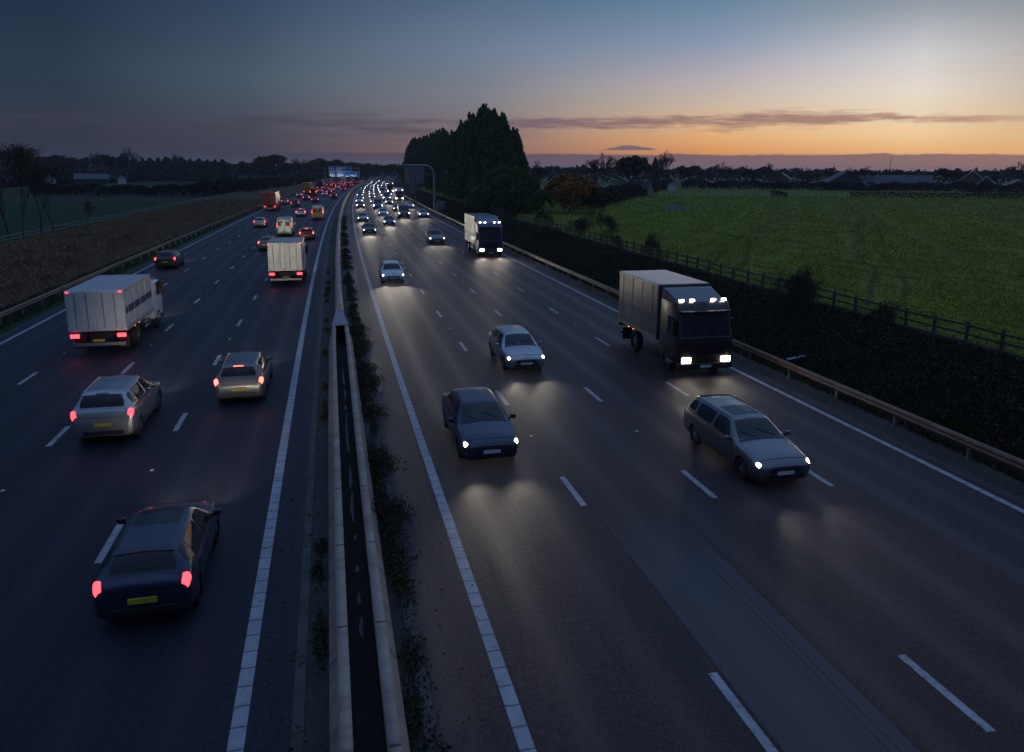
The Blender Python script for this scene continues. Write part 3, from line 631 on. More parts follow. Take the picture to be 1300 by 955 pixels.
# near saplings on the left verge
for i,(px,b,t_) in enumerate([(10,314,184),(30,314,190),(52,310,193),(68,306,212)]):
    lab=['thin sapling at the left edge, its top leaving the picture','dark leafy sapling with thick stem, tallest of the group on the left verge','pale stemmed bare sapling right of the dark leafy one','small twiggy sapling at the right end of the group on the left verge'][i]
    tree_px('sapling',('sapling',i%3),px,b,t_,lab,'tree',None,1.0,0.0)
tree_px('shrub',('sapling',1),110,300,262,'low bare shrub in the dry grass of the left verge','shrub',None,1.2,0.0)
tree_px('shrub',('shrub',0),826,325,288,'dark twiggy shrub on the embankment against the timber fence','shrub',None,.40)
tree_px('shrub',('shrub',1),1012,396,330,'large dark bramble bush growing through the timber fence','shrub',None,.50)
tree_px('shrub',('shrub',2),1115,410,372,'dark low bush in front of the timber fence below the field','shrub',None,.5)
for i,(px,b,t_) in enumerate([(690,285,262),(735,300,272),(775,312,290),(700,300,280),(650,280,262),(760,292,262),(625,268,250)]):
    tree_px('scrub_bush',('shrub',i%3),px,b,t_,'dark scrub bush among those crowding the bank between the conifers and the open field','bush','scrub bushes on the bank near the conifers',.62)
# hedges
def hedge(name,pts,w,h,label,mat,leaf=.35,per=60,group=None,z0=None,vary=.25):
    pts=[Vector(p) for p in pts]; P=[]; r=np.random.default_rng(int(abs(pts[0].x*7+pts[0].y))%9999)
    for a,b in zip(pts[:-1],pts[1:]):
        L=(b-a).length; n=int(L*per); u=r.random(n); d=(b-a).normalized(); nn=Vector((-d.y,d.x,0))
        hv=h*(1+vary*hn(u*L+a.x,a.y,3.0)+vary*.5*r.normal(size=n)*.3); q=r.random(n); 
        side=r.uniform(-1,1,n); side=np.sign(side)*np.abs(side)**.5
        base=np.array(a)[None]+u[:,None]*np.array(b-a)[None]; zz=hv*np.sqrt(q); side*=np.sqrt(np.clip(1.05-(q)**3,0.05,1))
        pt=base+np.array(nn)[None]*(side*w/2)[:,None]; pt[:,2]+=zz; P.append(pt)
    P=np.concatenate(P); c=pts[0]; v,f=quads_cloud(P-np.array(c)[None],leaf,.1,1.4,5); o=link(name,mesh_np(name,v,f),None,mat); o.location=c; tag(o,label,'hedge',group); return o
pl=[gp(x,y) for x,y in ((738,266),(763,258.5),(788,251),(812,245),(827,240.5),(849,235.5))]
hedge('field_hedge',pl,5,3.4,'overgrown dark hedge running back along the left side of the green field',M['lf_hedge'],.45,90)
hedge('field_hedge',[gp(685,262),gp(700,262),gp(722,264)],4,3.0,'dark hedge between the conifers and the orange autumn tree',M['lf_hedge'],.4,60)
hedge('field_hedge',[gp(x,237) for x in (862,920,980,1040,1100,1180,1240,1320)],4,3.6,'long dark hedge along the far edge of the right field',M['lf_hedge'],.6,80)
hedge('clipped_hedge',[gp(x,246.0) for x in (1076,1160,1240,1330)],1.6,1.9,'low clipped hedge crossing the right side of the green field',M['lf_hedge'],.3,55,None,None,.06)
hedge('field_bush',[gp(975.5,246.2),gp(997,246.2)],1.8,1.9,'short block of bush standing alone in the green field','' or M['lf_hedge'],.3,90)
hedge('field_hedge',[gp(x,239.3) for x in (1234,1262,1290,1320)],1.6,1.2,'thin gappy hedge in the field in front of the houses',M['lf_hedge'],.4,12)
hedge('dark_hedge',[gp(x,y,0) for x,y in ((40,256),(110,255.5),(180,255),(250,254.5))],5,3.3,'long black hedge across the far side of the left field',M['lf_hedge'],.5,110)
hedge('roadside_hedge',[rp(s,o,0) for s,o in ((262,-47),(300,-44),(360,-42),(430,-40),(520,-40),(640,-42))],6,4.2,'dark roadside hedge climbing beyond the left field towards the direction signs',M['lf_hedge'],.6,70)
hedge('tree_belt',[gp(x,237,0) for x in (-20,60,130,165)],10,6.5,'dense dark undergrowth below the bare trees on the left skyline',M['lf_hedge'],1.2,12)
hedge('tree_belt',[gp(x,234.5,0) for x in (285,340,400,470)],14,8.5,'dark woodland edge behind the blue direction signs',M['lf_hedge'],1.4,12)
hedge('woodland',[gp(x,y) for x,y in ((672,231),(760,230),(860,229.5),(950,229),(1050,228.5),(1150,228),(1250,227.5),(1340,227))],26,9.5,'continuous dark woodland along the right horizon behind the farm',M['lf_hedge'],1.7,20,None,None,.22)
hedge('woodland',[gp(x,y,0) for x,y in ((-30,233),(80,232),(200,231),(320,230),(430,229.5),(520,229))],26,12,'continuous dark woodland along the left horizon behind the fields',M['lf_hedge'],1.8,18,None,None,.22)
# far side of the bend
hedge('tree_belt',[rp(900,-90,0),rp(905,0,0),rp(880,60,0),rp(860,140,0)],20,13,'dark tree belt closing the view beyond the bend of the motorway',M['lf_hedge'],2.0,10)
# distant hills
def hills(name,x0,x1,y,hmax,seed,mat):
    n=160; X=np.linspace(x0,x1,n); V=[];
    for x in X:
        h=hmax*(.55+.3*hn(x,0,700,seed)+.12*hn(x,5,160,seed)); yy=y+200*hn(x,2,2500,seed)
        V+= [(x,yy,-5),(x,yy+250,h),(x,yy+1500,h*.8)]
    Fc=[]
    for i in range(n-1):
        for j in range(2): a=i*3+j; Fc.append((a,a+3,a+4,a+1))
    o=link(name,mesh_np(name,V,Fc,smooth=True),None,mat); o['kind']='structure'
M['hill']=ground_mat('distant_hills',[(.02,.035,.04),(.035,.05,.055),(.05,.065,.07)],.01,.1,.1)
hills('hills',-3500,5200,2400,26,3,M['hill'])
# ------------------------------------------------------------------ buildings
M['brick']=pm('brick_wall',(.22,.10,.07),(.15,.07,.05),.85,scale=4); M['render_w']=pm('white_render',(.72,.71,.68),(.6,.59,.56),.8,scale=2)
M['slate']=pm('slate_roof',(.10,.11,.13),(.06,.065,.08),.6,scale=3); M['tin']=pm('tin_roof',(.07,.08,.10),(.045,.052,.066),.75,.0,scale=1)
M['tin_dark']=pm('dark_cladding',(.06,.07,.08),(.04,.045,.05),.7,scale=2); M['white_paint']=pm('white_paintwork',(.8,.8,.78),(.68,.68,.66),.5,scale=5)
def building(name,loc,rz,w,d,eave,ridge,wm,rm,label,cat,windows=(),barge=False,chimney=False,door=None,group=None):
    e=empty(name,loc,rz); tag(e,label,cat,group)
    b=MB(); b.add([(-w/2,-d/2,-.4),(w/2,-d/2,-.4),(w/2,d/2,-.4),(-w/2,d/2,-.4),(-w/2,-d/2,eave),(w/2,-d/2,eave),(w/2,d/2,eave),(-w/2,d/2,eave),(0,-d/2,ridge),(0,d/2,ridge)],
        [(0,1,5,8,4),(1,2,6,5),(2,3,7,9,6),(3,0,4,7),(0,3,2,1)]); b.obj('wall',wm,e)
    r_=MB(); ov=.45; sl=(ridge-eave)/(w/2)
    for sg in (-1,1):
        x1=sg*(w/2+ov); z1=eave-ov*sl; p=[(0,-d/2-ov,ridge+.02),(0,d/2+ov,ridge+.02),(x1,d/2+ov,z1+.02),(x1,-d/2-ov,z1+.02)]
        r_.add(p+[(a,b2,c+.18) for a,b2,c in p],[(0,1,2,3),(7,6,5,4),(0,3,7,4),(1,5,6,2),(2,6,7,3),(0,4,5,1)])
    ro=r_.obj('roof',rm,e)
    if barge:
        for sg in (-1,1):
            q=MB(); x1=sg*(w/2+ov); z1=eave-ov*sl; yy=-d/2-ov-.06
            q.add([(0,yy,ridge-.12),(x1,yy,z1-.12),(x1,yy,z1+.24),(0,yy,ridge+.24),(0,yy+.05,ridge-.12),(x1,yy+.05,z1-.12),(x1,yy+.05,z1+.24),(0,yy+.05,ridge+.24)],[(0,1,2,3),(7,6,5,4),(0,4,5,1),(3,2,6,7),(1,5,6,2)]); q.obj('bargeboard',M['white_paint'],ro)
    if chimney: q=MB(); q.box(.6,1.5,d*.2,d*.2+.7,ridge-1.2,ridge+1.3); q.box(.7,1.0,d*.2+.1,d*.2+.5,ridge+1.3,ridge+1.7); q.obj('chimney',M['brick'],ro)
    for (x,z,ww,wh) in windows:
        q=MB(); y=-d/2-.03
        q.box(x-ww/2-.08,x+ww/2+.08,y-.03,y+.02,z-.08,z+wh+.08); fo=q.obj('window',M['white_paint'],e)
        q=MB(); q.box(x-ww/2,x-.03,y-.05,y-.033,z,z+wh); q.box(x+.03,x+ww/2,y-.05,y-.033,z,z+wh); q.obj('pane',M['glass'],fo)
    if door: x,ww,wh=door; q=MB(); q.box(x-ww/2,x+ww/2,-d/2-.08,-d/2-.005,0,wh); q.obj('door',M['tin'],e)
    return e
def face(P): return math.atan2(P.x,-P.y)+0.0    # turn the front towards the motorway bridge
def at_b(px,d,h=None): P=gpoint(px,d,h); return P
P=at_b(1068,345); building('barn',P,R(-48)+.35,15,22,3.6,8.0,M['tin_dark'],M['tin'],'wide barn with a pale low-pitched roof beyond the right field','barn',door=(0,4,3.6))
P=at_b(1134,350); building('farm_shed',P,R(-48)+1.75,14,30,3.4,6.6,M['brick'],M['tin'],'long farm shed with a grey-blue roof to the right of the wide barn','shed',door=(2,3,3))
P=at_b(1102,325); building('farm_shed',P,R(-46)-.6,6,9,2.4,3.9,M['tin_dark'],M['tin'],'small lean shed with a bright roof edge beside the wide barn','shed')
P=at_b(1232,330); building('brick_house',P,R(-44),9,9,5.0,8.9,M['brick'],M['slate'],'brick house with white gable boards near the right edge','house',[(-2.2,1.0,1.5,1.2),(2.2,1.0,1.5,1.2),(0,3.8,1.6,1.2)],True,True)
P=at_b(1250,322); building('brick_house',P,R(-44),6,8,3.6,6.6,M['brick'],M['slate'],'lower brick wing with a small white gable beside the gabled house','house',[(0,1.0,1.6,1.2)],True)
P=at_b(1288,318); building('bungalow',P,R(-42)+.1,8,9,2.6,5.2,M['brick'],M['slate'],'low bungalow with pale gable edges under the large right-hand tree','bungalow',[(-1.8,1.0,1.4,1.1),(1.8,1.0,1.4,1.1)],True)
P=at_b(990,372); building('farm_house',P,R(-38),8,11,4.6,7.4,M['brick'],M['slate'],'dim brick building among the trees in the middle of the far field edge','house',[(-2,1,1.2,1.1),(2,1,1.2,1.1)])
P=at_b(852,300); building('white_outbuilding',P,R(-26),3.6,5,2.6,3.9,M['render_w'],M['slate'],'small white gabled outbuilding at the left corner of the far field edge','outbuilding')
P=at_b(803,240); building('bungalow',P,R(-24)+1.3,7,11,2.4,4.4,M['tin_dark'],M['tin'],'low building with a grey roof behind the hedge left of the pointed conifer','bungalow')
P=at_b(57,420,0.0); building('white_house',P,R(20),6,8,2.8,5.4,M['render_w'],M['slate'],'small white house at the foot of the bare trees on the far left','house',[(-1.4,1,1,1),(1.4,1,1,1)])
P=at_b(112,430,0.0); building('long_house',P,R(16)+1.5,8,17,2.8,5.4,M['tin_dark'],M['slate'],'long blue-grey roofed building on the left skyline','house')
P=at_b(150,432,0.0); building('white_house',P,R(14),4.5,6,2.6,5.0,M['render_w'],M['tin'],'tiny bright white gabled house beside the dark conifer row','house')
# ------------------------------------------------------------------ posts, heap, litter, signs
b=MB(); P=at_b(1126,640); 
b.tube([(0,0,0),(0,0,21)],[.35,.15],6); b.box(-.8,.8,-.8,.8,17.5,17.8); o=b.obj('radio_mast',M['galv']); o.location=P; tag(o,'thin radio mast standing on the right horizon','mast')
b=MB(); b.tube([(0,0,0),(0,0,9.5)],[.14,.10],7); b.box(-.9,.9,-.05,.05,8.7,8.85); o=b.obj('telegraph_pole',M['bark']); o.location=at_b(1256,322); tag(o,'telegraph pole between the gabled house and the large tree','telegraph pole')
# wire fence posts across the field
g=empty('wire_fence',gp(815,246.2)); tag(g,'row of thin fence posts with wire crossing the green field','fence'); bpy.context.view_layer.update(); inv=g.matrix_world.inverted()
pb=MB(); pb.box(-.07,.07,-.07,.07,-.2,1.25); pme=pb.mesh('post'); pme.materials.append(M['wood_dark']); pts=[]
for px in np.linspace(815,1073,17):
    P=gp(px,246.2); pts.append(P); q=bpy.data.objects.new('post',pme); COL.objects.link(q); q.parent=g; q.matrix_parent_inverse=inv; q.location=P; q.rotation_euler=(random.uniform(-.05,.05),random.uniform(-.05,.05),random.random())
for z in (.45,1.0):
    w=MB(); w.tube([p+Vector((0,0,z)) for p in pts],.02,4); o=w.obj('wire',M['galv'],g); o.matrix_parent_inverse=inv
P=gp(855,263.5); hv=[];hf=[]
n=34
for i in range(n+1):
    for j in range(n+1):
        x=(i/n-.5)*2;y=(j/n-.5)*2; rr=math.hypot(x,y); z=max(0,1-rr**1.8)*(.8+.35*math.sin(x*7+1)*math.cos(y*5))+random.uniform(-.06,.08)*(rr<.95)
        hv.append((x*2.9,y*1.5,max(-.05,z*.95)))
for i in range(n):
    for j in range(n): a=i*(n+1)+j; hf.append((a,a+n+1,a+n+2,a+1))
me=bpy.data.meshes.new('heap'); me.from_pydata(hv,[],hf); M['heap']=pm('pale_rubble',(.24,.23,.22),(.10,.09,.08),.9,scale=1.8,bmp=.6); o=link('rubble_heap',me,None,M['heap']); o.location=P; o.rotation_euler=(0,0,R(-25)); tag(o,'low pale grey heap of rubble lying in the green field','heap')
# litter
b=MB(); r=random.Random(4); hv=[];hf=[]
for i in range(9):
    for j in range(6): hv.append((i*.14-.56+r.uniform(-.04,.04),j*.1-.25+r.uniform(-.04,.04),.12+.16*r.random()))
for i in range(8):
    for j in range(5): a=i*6+j; hf.append((a,a+6,a+7,a+1))
me=bpy.data.meshes.new('plastic_sheet'); me.from_pydata(hv,[],hf)
for p in me.polygons: p.use_smooth=True
M['sheet']=pm('blue_plastic',(.12,.22,.36),(.25,.33,.42),.4,scale=6); o=link('plastic_sheet',me,None,M['sheet']); s,oo=to_so(ground_at(1009,445,.5)[0]); o.location=rp(s,oo,float(gz(s,oo))+.25); o.rotation_euler=(.1,.35,2.2); tag(o,'crumpled pale blue plastic sheet lying on the dark embankment','litter')
# cantilever sign seen from behind (right verge)
P=gpoint(548,163); gb=empty('cantilever_sign',(P.x,P.y,.2),R(-2)); tag(gb,'cantilever gantry over the oncoming lanes with a sign seen from behind','road sign')
M['steel_grey']=pm('painted_grey_steel',(.30,.33,.36),(.22,.25,.28),.5,.3,scale=2); M['sign_back']=pm('sign_back_plate',(.17,.20,.24),(.12,.145,.18),.55,.3,scale=.8)
b=MB(); c=[(0,0,-.3),(0,0,7.6)]+[(-1.9+1.9*math.cos(t),0,7.6+1.9*math.sin(t)) for t in np.linspace(.2,math.pi/2,7)]+[(-6.6,0,9.5)]; b.tube(c,[.24]*2+[.2]*7+[.16],12); b.obj('post',M['steel_grey'],gb,True)
b=MB(); b.box(-6.3,-2.1,-.25,.12,5.6,9.15); sb=b.obj('sign_panel',M['sign_back'],gb,False,.03)
b=MB(); 
for x in (-5.6,-4.6,-3.6,-2.8): b.box(x-.05,x+.05,-.36,-.252,5.7,9.05)
b.obj('stiffener',M['steel_grey'],sb)
b=MB(); b.box(-.35,.35,-1.4,-.6,-.3,1.5); b.obj('control_box',M['steel_grey'],gb,False,.03)
b=MB(); b.box(.6,2.2,-.9,-.1,-.2,1.7); b.box(.55,2.25,-.95,-.05,1.7,1.78); o=b.obj('equipment_cabinet',M['steel_grey'],None,False,.02); o.location=(P.x,P.y,.3); tag(o,'grey equipment cabinet at the foot of the cantilever gantry','cabinet')
# narrow sign panel on two posts further along
P=gpoint(521,214); gs=empty('verge_sign',(P.x,P.y,.3),R(-3)); tag(gs,'tall narrow verge sign seen from behind, left of the cantilever post','road sign')
b=MB(); b.box(-1.0,1.0,-.06,.04,1.6,4.9); b.obj('sign_panel',M['sign_back'],gs)
for x in (-.6,.6):
    b=MB(); b.tube([(x,.1,-.3),(x,.1,4.7)],.07,8); b.obj('post',M['steel_grey'],gs,True)
# slender camera pole
P=gpoint(564,150); b=MB(); b.tube([(0,0,-.3),(0,0,8.2)],[.11,.06],8); o=b.obj('camera_pole',M['bark'],None,True); o.location=P; tag(o,'slim brown pole with a small camera head in front of the conifers','pole')
b=MB(); b.box(-.16,.16,-.2,.2,8.2,8.55); b.obj('camera_head',M['steel_grey'],o,False,.03)
# left verge: white marker board and slim blue post
P=rp(236,-20.3,float(gz(236,-20.3))); e=empty('marker_board',P,R(-3)); tag(e,'small square white board on a post on the left verge','marker board')
b=MB(); b.box(-.5,.5,-.03,.03,1.2,2.3); b.obj('board',M['white_paint'],e); b=MB(); b.tube([(0,.06,-.3),(0,.06,2.2)],.04,8); b.obj('post',M['galv'],e,True)
P=rp(300,-20.2,0); b=MB(); b.tube([(0,0,-.3),(0,0,4.2)],[.09,.07],8); b.box(-.28,.28,-.1,.1,3.2,4.2); o=b.obj('emergency_post',M['sign_back']); o.location=P; tag(o,'slim blue-grey post standing on the left verge near the yellow lorry','post')
# overhead direction signs
M['sign_blue']=pm('sign_blue',(.035,.13,.42),(.03,.11,.36),.4,scale=1); M['sign_white']=pm('sign_white',(.78,.8,.82),(.7,.72,.75),.4,scale=2)
sg=450; pp=rp(sg,-9,0); gg=empty('direction_gantry',pp,-float(psi(sg))); tag(gg,'overhead gantry carrying two blue direction signs above the left carriageway','sign gantry')
b=MB(); 
for x in (-10.2,9.2): b.box(x-.2,x+.2,-.2,.2,-.3,10.6)
b.obj('upright',M['steel_grey'],gg); b=MB(); b.box(-10.2,9.2,.15,.45,7.0,7.25); b.box(-10.2,9.2,.15,.45,9.3,9.55); b.obj('cross_beam',M['steel_grey'],gg)
def signboard(x0,x1,z0,z1,blocks):
    b=MB(); b.box(x0,x1,-.12,0,z0,z1); s_=b.obj('sign_panel',M['sign_white'],gg); b=MB(); b.box(x0+.18,x1-.18,-.15,-.123,z0+.16,z1-.16); b.obj('sign_face',M['sign_blue'],s_)
    b=MB()
    for (a,c,d,e_) in blocks: b.box(a,c,-.18,-.153,d,e_)
    b.obj('legend',M['sign_white'],s_)
for x in (-6,-2,2,6):  # lamps and arms added to make the direction signs glow
    b=MB(); b.box(x-.5,x+.5,-1.5,-1.2,4.35,4.5); lo=b.obj('added_sign_lamp',M['steel_grey'],gg)
    b=MB(); b.box(x-.04,x+.04,-1.3,.2,4.30,4.36); b.obj('added_lamp_arm',M['steel_grey'],lo)
    al=bpy.data.lights.new('added_sign_light','AREA'); al.shape='RECTANGLE'; al.size=1.2; al.size_y=.3; al.energy=42; al.color=(.85,.93,1); ao=bpy.data.objects.new('added_sign_light',al); COL.objects.link(ao); ao.parent=gg; ao.location=(x,-1.35,4.55); ao.rotation_euler=(R(180-22),0,0)
signboard(-8.0,4.6,7.75,10.5,[(-7.3,-7.0,8.2,10.0),(-6.8,-6.5,8.9,10.0),(-6.3,-6.0,8.2,10.0),(-5.6,-4.9,9.0,9.3),(-5.2,-4.9,8.2,10.0),(-3.6,-2.6,9.3,9.9),(-2.4,-1.4,9.3,9.9),(-1.2,-.2,9.3,9.9),(.2,1.4,9.3,9.9),(-3.6,-2.2,8.3,8.9),(-1.9,-.6,8.3,8.9)])
signboard(-7.8,9.0,4.95,7.70,[(-7.2,-6.9,5.4,7.2),(-6.6,-6.3,6.0,7.2),(-6.0,-5.7,5.4,7.2),(-5.2,-4.4,5.4,5.7),(-5.2,-4.9,5.4,7.2),(-3.5,-2.4,6.5,7.1),(-2.1,-.8,6.5,7.1),(-.5,.9,6.5,7.1),(-3.5,-1.9,5.5,6.1),(-1.6,.2,5.5,6.1),(4.2,5.6,5.5,6.1),(7.0,7.4,5.4,7.2)])
# ------------------------------------------------------------------ vehicles
def crom(P,u):
    n=len(P); i=int(min(max(math.floor(u),0),n-2)); t=u-i
    p1=P[i];p2=P[i+1];p0=P[i-1] if i>0 else 2*p1-p2; p3=P[i+2] if i+2<n else 2*p2-p1
    return .5*((2*p1)+(p2-p0)*t+(2*p0-5*p1+4*p2-p3)*t*t+(3*p1-p0-3*p2+p3)*t**3)
class Shell:
    """smooth body skin over columns (front to rear) and a closed ring of rails"""
    def __init__(s,cols):
        rings=[]
        for (y,zb,xw,zm,xs,zs,yr,xr,zr,zt) in cols:
            h=[(0,y,zb),(xw*.86,y,zb),(xw,y,zm),(xs,y*.75+yr*.25,zs),(xr,yr,zr),(xr*.58,yr,zr+(zt-zr)*.72),(0,yr,zt)]
            rings.append(h+[(-a,b,c) for a,b,c in h[5:0:-1]])
        s.C=np.array(rings,float); s.nu=len(cols)
    def ring(s,u):
        return np.array([crom(s.C[:,j],u) for j in range(12)])
    def pt(s,u,v,tens=.82):
        r=s.ring(u); j=int(math.floor(v)); t=v-j
        p0,p1,p2,p3=(r[(j+q)%12] for q in (-1,0,1,2)); m1=(p2-p0)*.5*tens; m2=(p3-p1)*.5*tens
        t2=t*t;t3=t2*t
        return p1*(2*t3-3*t2+1)+m1*(t3-2*t2+t)+p2*(-2*t3+3*t2)+m2*(t3-t2)
    def body(s,du,dv):
        us=np.unique(np.r_[np.linspace(0,s.nu-1,(s.nu-1)*du+1)]); vs=np.arange(0,12,1/dv); V=[]
        for u in us:
            for v in vs: V.append(s.pt(u,v))
        n=len(vs); Fc=[]
        for i in range(len(us)-1):
            for j in range(n): k=(j+1)%n; Fc.append((i*n+j,i*n+k,(i+1)*n+k,(i+1)*n+j))
        Fc.append(tuple(range(n))[::-1]); Fc.append(tuple((len(us)-1)*n+j for j in range(n)))
        return [tuple(v) for v in V],Fc
    def patch(s,c,off,nu=6,nv=6,rnd=.35,thick=.0,mirror=False):
        """c: four (u,v) corners (front-low, rear-low, rear-high, front-high); returns MB verts/faces lifted off the skin"""
        V=[];rows=[]
        for i in range(nu+1):
            for j in range(nv+1):
                a=i/nu*2-1;b=j/nv*2-1; x=a*math.sqrt(max(0,1-rnd*b*b*.5)) if rnd else a; y=b*math.sqrt(max(0,1-rnd*a*a*.5)) if rnd else b
                x=(x+1)/2;y=(y+1)/2
                u=(c[0][0]*(1-x)+c[1][0]*x)*(1-y)+(c[3][0]*(1-x)+c[2][0]*x)*y; v=(c[0][1]*(1-x)+c[1][1]*x)*(1-y)+(c[3][1]*(1-x)+c[2][1]*x)*y
                e=.02; p=s.pt(u,v); du=s.pt(min(u+e,s.nu-1),v)-s.pt(max(u-e,0),v); dv=s.pt(u,v+e)-s.pt(u,v-e); n=np.cross(du,dv); l=np.linalg.norm(n); n=n/l if l>1e-9 else np.array([0,0,1.])
                ctr=np.array([0,p[1]*.9,.6]); 
                if np.dot(n,p-ctr)<0: n=-n
                V.append((p,n))
        n=nv+1; top=[p+q*off for p,q in V]; bot=[p-q*.02 for p,q in V]; vs=top+bot; N_=len(top); Fc=[]
        for i in range(nu):
            for j in range(nv): a=i*n+j; Fc.append((a,a+1,a+n+1,a+n))
        edge=[i*n for i in range(nu)]+[nu*n+j for j in range(nv)]+[nu*n+nv-i*n for i in range(nu)]+[nv-j for j in range(nv)]
        for k in range(len(edge)): a=edge[k]; b=edge[(k+1)%len(edge)]; Fc.append((a,b,b+N_,a+N_))
        vs=[tuple(v) for v in vs]
        if mirror: vs=[(-x,y,z) for x,y,z in vs]
        return vs,Fc
def finish(me,smooth=True,ang=38):
    bm=bmesh.new(); bm.from_mesh(me); bmesh.ops.recalc_face_normals(bm,faces=bm.faces[:]); bm.to_mesh(me); bm.free()
    if smooth:
        for p in me.polygons: p.use_smooth=True
        me.set_sharp_from_angle(angle=R(ang))
    return me
# columns: y, z_bottom, x_wide, z_wide, x_shoulder, z_shoulder, y_roof, x_roof, z_roof, z_top
HATCH=[(2.12,.30,.66,.42,.64,.56,2.11,.56,.62,.64),(2.05,.21,.80,.46,.78,.62,2.02,.68,.69,.73),(1.80,.19,.87,.50,.84,.73,1.78,.72,.81,.87),(1.35,.19,.895,.52,.87,.83,1.33,.73,.90,.96),(.98,.19,.90,.54,.88,.89,.94,.745,.965,1.03),
(.42,.19,.90,.54,.885,.93,.26,.60,1.37,1.44),(-.35,.19,.90,.54,.89,.95,-.35,.615,1.42,1.49),(-1.05,.19,.90,.54,.89,.97,-1.10,.605,1.41,1.475),(-1.60,.20,.90,.54,.88,.99,-1.64,.57,1.36,1.42),(-1.98,.24,.88,.52,.85,.98,-1.93,.665,1.03,1.06),(-2.09,.28,.83,.5,.80,.84,-2.07,.67,.90,.93),(-2.13,.33,.72,.48,.70,.62,-2.12,.60,.70,.72)]
def tweak(c,L=1,Wd=1,Hh=1,mods=None):
    o=[(y*L,zb*(1+(Hh-1)*.6),xw*Wd,zm*Hh,xs*Wd,zs*Hh,yr*L,xr*Wd,zr*Hh,zt*Hh) for (y,zb,xw,zm,xs,zs,yr,xr,zr,zt) in c]
    for k,v in (mods or {}).items(): o[k]=v
    return o
SALOON=tweak(HATCH,1.08,1.01,.985,{8:(-1.72,.20,.91,.53,.88,.96,-1.28,.58,1.33,1.39),9:(-2.0,.23,.90,.52,.86,.96,-1.86,.68,1.02,1.06),10:(-2.34,.27,.85,.5,.82,.86,-2.30,.68,.97,1.0),11:(-2.39,.33,.74,.48,.72,.64,-2.38,.62,.80,.82)})
ESTATE=tweak(HATCH,1.10,1.01,1.0,{8:(-1.85,.20,.91,.54,.89,.99,-2.0,.60,1.37,1.43),9:(-2.2,.24,.89,.52,.86,.98,-2.22,.68,1.03,1.06)})
SUV=tweak(HATCH,1.06,1.05,1.15,{8:(-1.70,.26,.945,.62,.93,1.13,-1.86,.63,1.58,1.64),9:(-2.12,.30,.92,.6,.90,1.12,-2.12,.71,1.18,1.21)})
VAN=[(2.70,.36,.78,.5,.76,.74,2.69,.64,.84,.87),(2.62,.27,.93,.52,.90,.88,2.58,.76,.97,1.01),(2.38,.26,.98,.55,.96,1.02,2.35,.82,1.12,1.17),(2.10,.26,.985,.58,.97,1.12,2.07,.85,1.24,1.29),(1.85,.26,.99,.6,.975,1.20,1.80,.87,1.35,1.40),
(1.28,.26,.99,.6,.98,1.26,.98,.80,2.18,2.26),(.45,.26,.99,.6,.985,1.30,.40,.86,2.35,2.42),(-1.0,.26,.99,.6,.985,1.30,-1.0,.87,2.37,2.44),(-2.45,.27,.99,.6,.985,1.30,-2.45,.87,2.36,2.43),(-2.66,.28,.975,.6,.97,1.3,-2.65,.85,2.32,2.38),(-2.71,.30,.95,.6,.94,1.3,-2.70,.83,2.25,2.3),(-2.73,.34,.92,.6,.91,1.3,-2.72,.80,2.18,2.22)]
wheelc={}
def wheel_meshes(r,w):
    if (r,w) in wheelc: return wheelc[(r,w)]
    prof=[(r*.66,-w/2),(r*.9,-w/2),(r*.985,-w*.38),(r,-w*.2),(r,w*.2),(r*.985,w*.38),(r*.9,w/2),(r*.66,w/2)]
    n=28; V=[];Fc=[]
    for i in range(n):
        t=2*math.pi*i/n
        for (q,x) in prof: V.append((x,q*math.cos(t),q*math.sin(t)))
    m=len(prof)
    for i in range(n):
        for j in range(m-1): a=i*m+j;b=((i+1)%n)*m+j; Fc.append((a,b,b+1,a+1))
    tm=bpy.data.meshes.new('wheel'); tm.from_pydata(V,[],Fc); finish(tm); tm.materials.append(M['rubber'])
    b=MB(); R0=r*.67
    for sd in (1,):
        ring=[(w*.34,R0*math.cos(t),R0*math.sin(t)) for t in np.linspace(0,2*math.pi,24,endpoint=False)]; hub=[(w*.42,r*.14*math.cos(t),r*.14*math.sin(t)) for t in np.linspace(0,2*math.pi,24,endpoint=False)]
        for k in range(5):   # five spokes
            t=2*math.pi*k/5; c,s_=math.cos(t),math.sin(t); px,pz=-s_,c; h1,h2=.16*r,.10*r
            P=[]
            for (rad,hw,x) in ((r*.12,h1,w*.42),(R0*1.01,h2,w*.34)):
                for sg in (-1,1): P.append((x,rad*c+sg*hw*px,rad*s_+sg*hw*pz))
            Q=[(x-.04,y,z) for x,y,z in P]; b.add(P+Q,[(0,1,3,2),(4,6,7,5),(0,2,6,4),(1,5,7,3)])
        for (a1,a2,x) in ((R0*.92,R0*1.04,w*.36),(0,r*.17,w*.44)):
            P=[];n2=24
            for i in range(n2):
                t=2*math.pi*i/n2; P+= [(x,a1*math.cos(t),a1*math.sin(t)),(x,a2*math.cos(t),a2*math.sin(t)),(x-.05,a2*math.cos(t),a2*math.sin(t))]
            b.add(P,[(3*i,3*i+1,3*((i+1)%n2)+1,3*((i+1)%n2)) for i in range(n2)]+[(3*i+1,3*i+2,3*((i+1)%n2)+2,3*((i+1)%n2)+1) for i in range(n2)])
        P=[(w*.12,R0*math.cos(t),R0*math.sin(t)) for t in np.linspace(0,2*math.pi,24,endpoint=False)]; 
    rm=b.mesh('rim'); rm.materials.append(M['rim'])
    b2=MB(); b2.add([(w*.10,R0*math.cos(t),R0*math.sin(t)) for t in np.linspace(0,2*math.pi,24,endpoint=False)],[tuple(range(24))]); dm=b2.mesh('brake_disc'); dm.materials.append(M['plastic_black'])
    wheelc[(r,w)]=(tm,rm,dm); return wheelc[(r,w)]
BODY={}
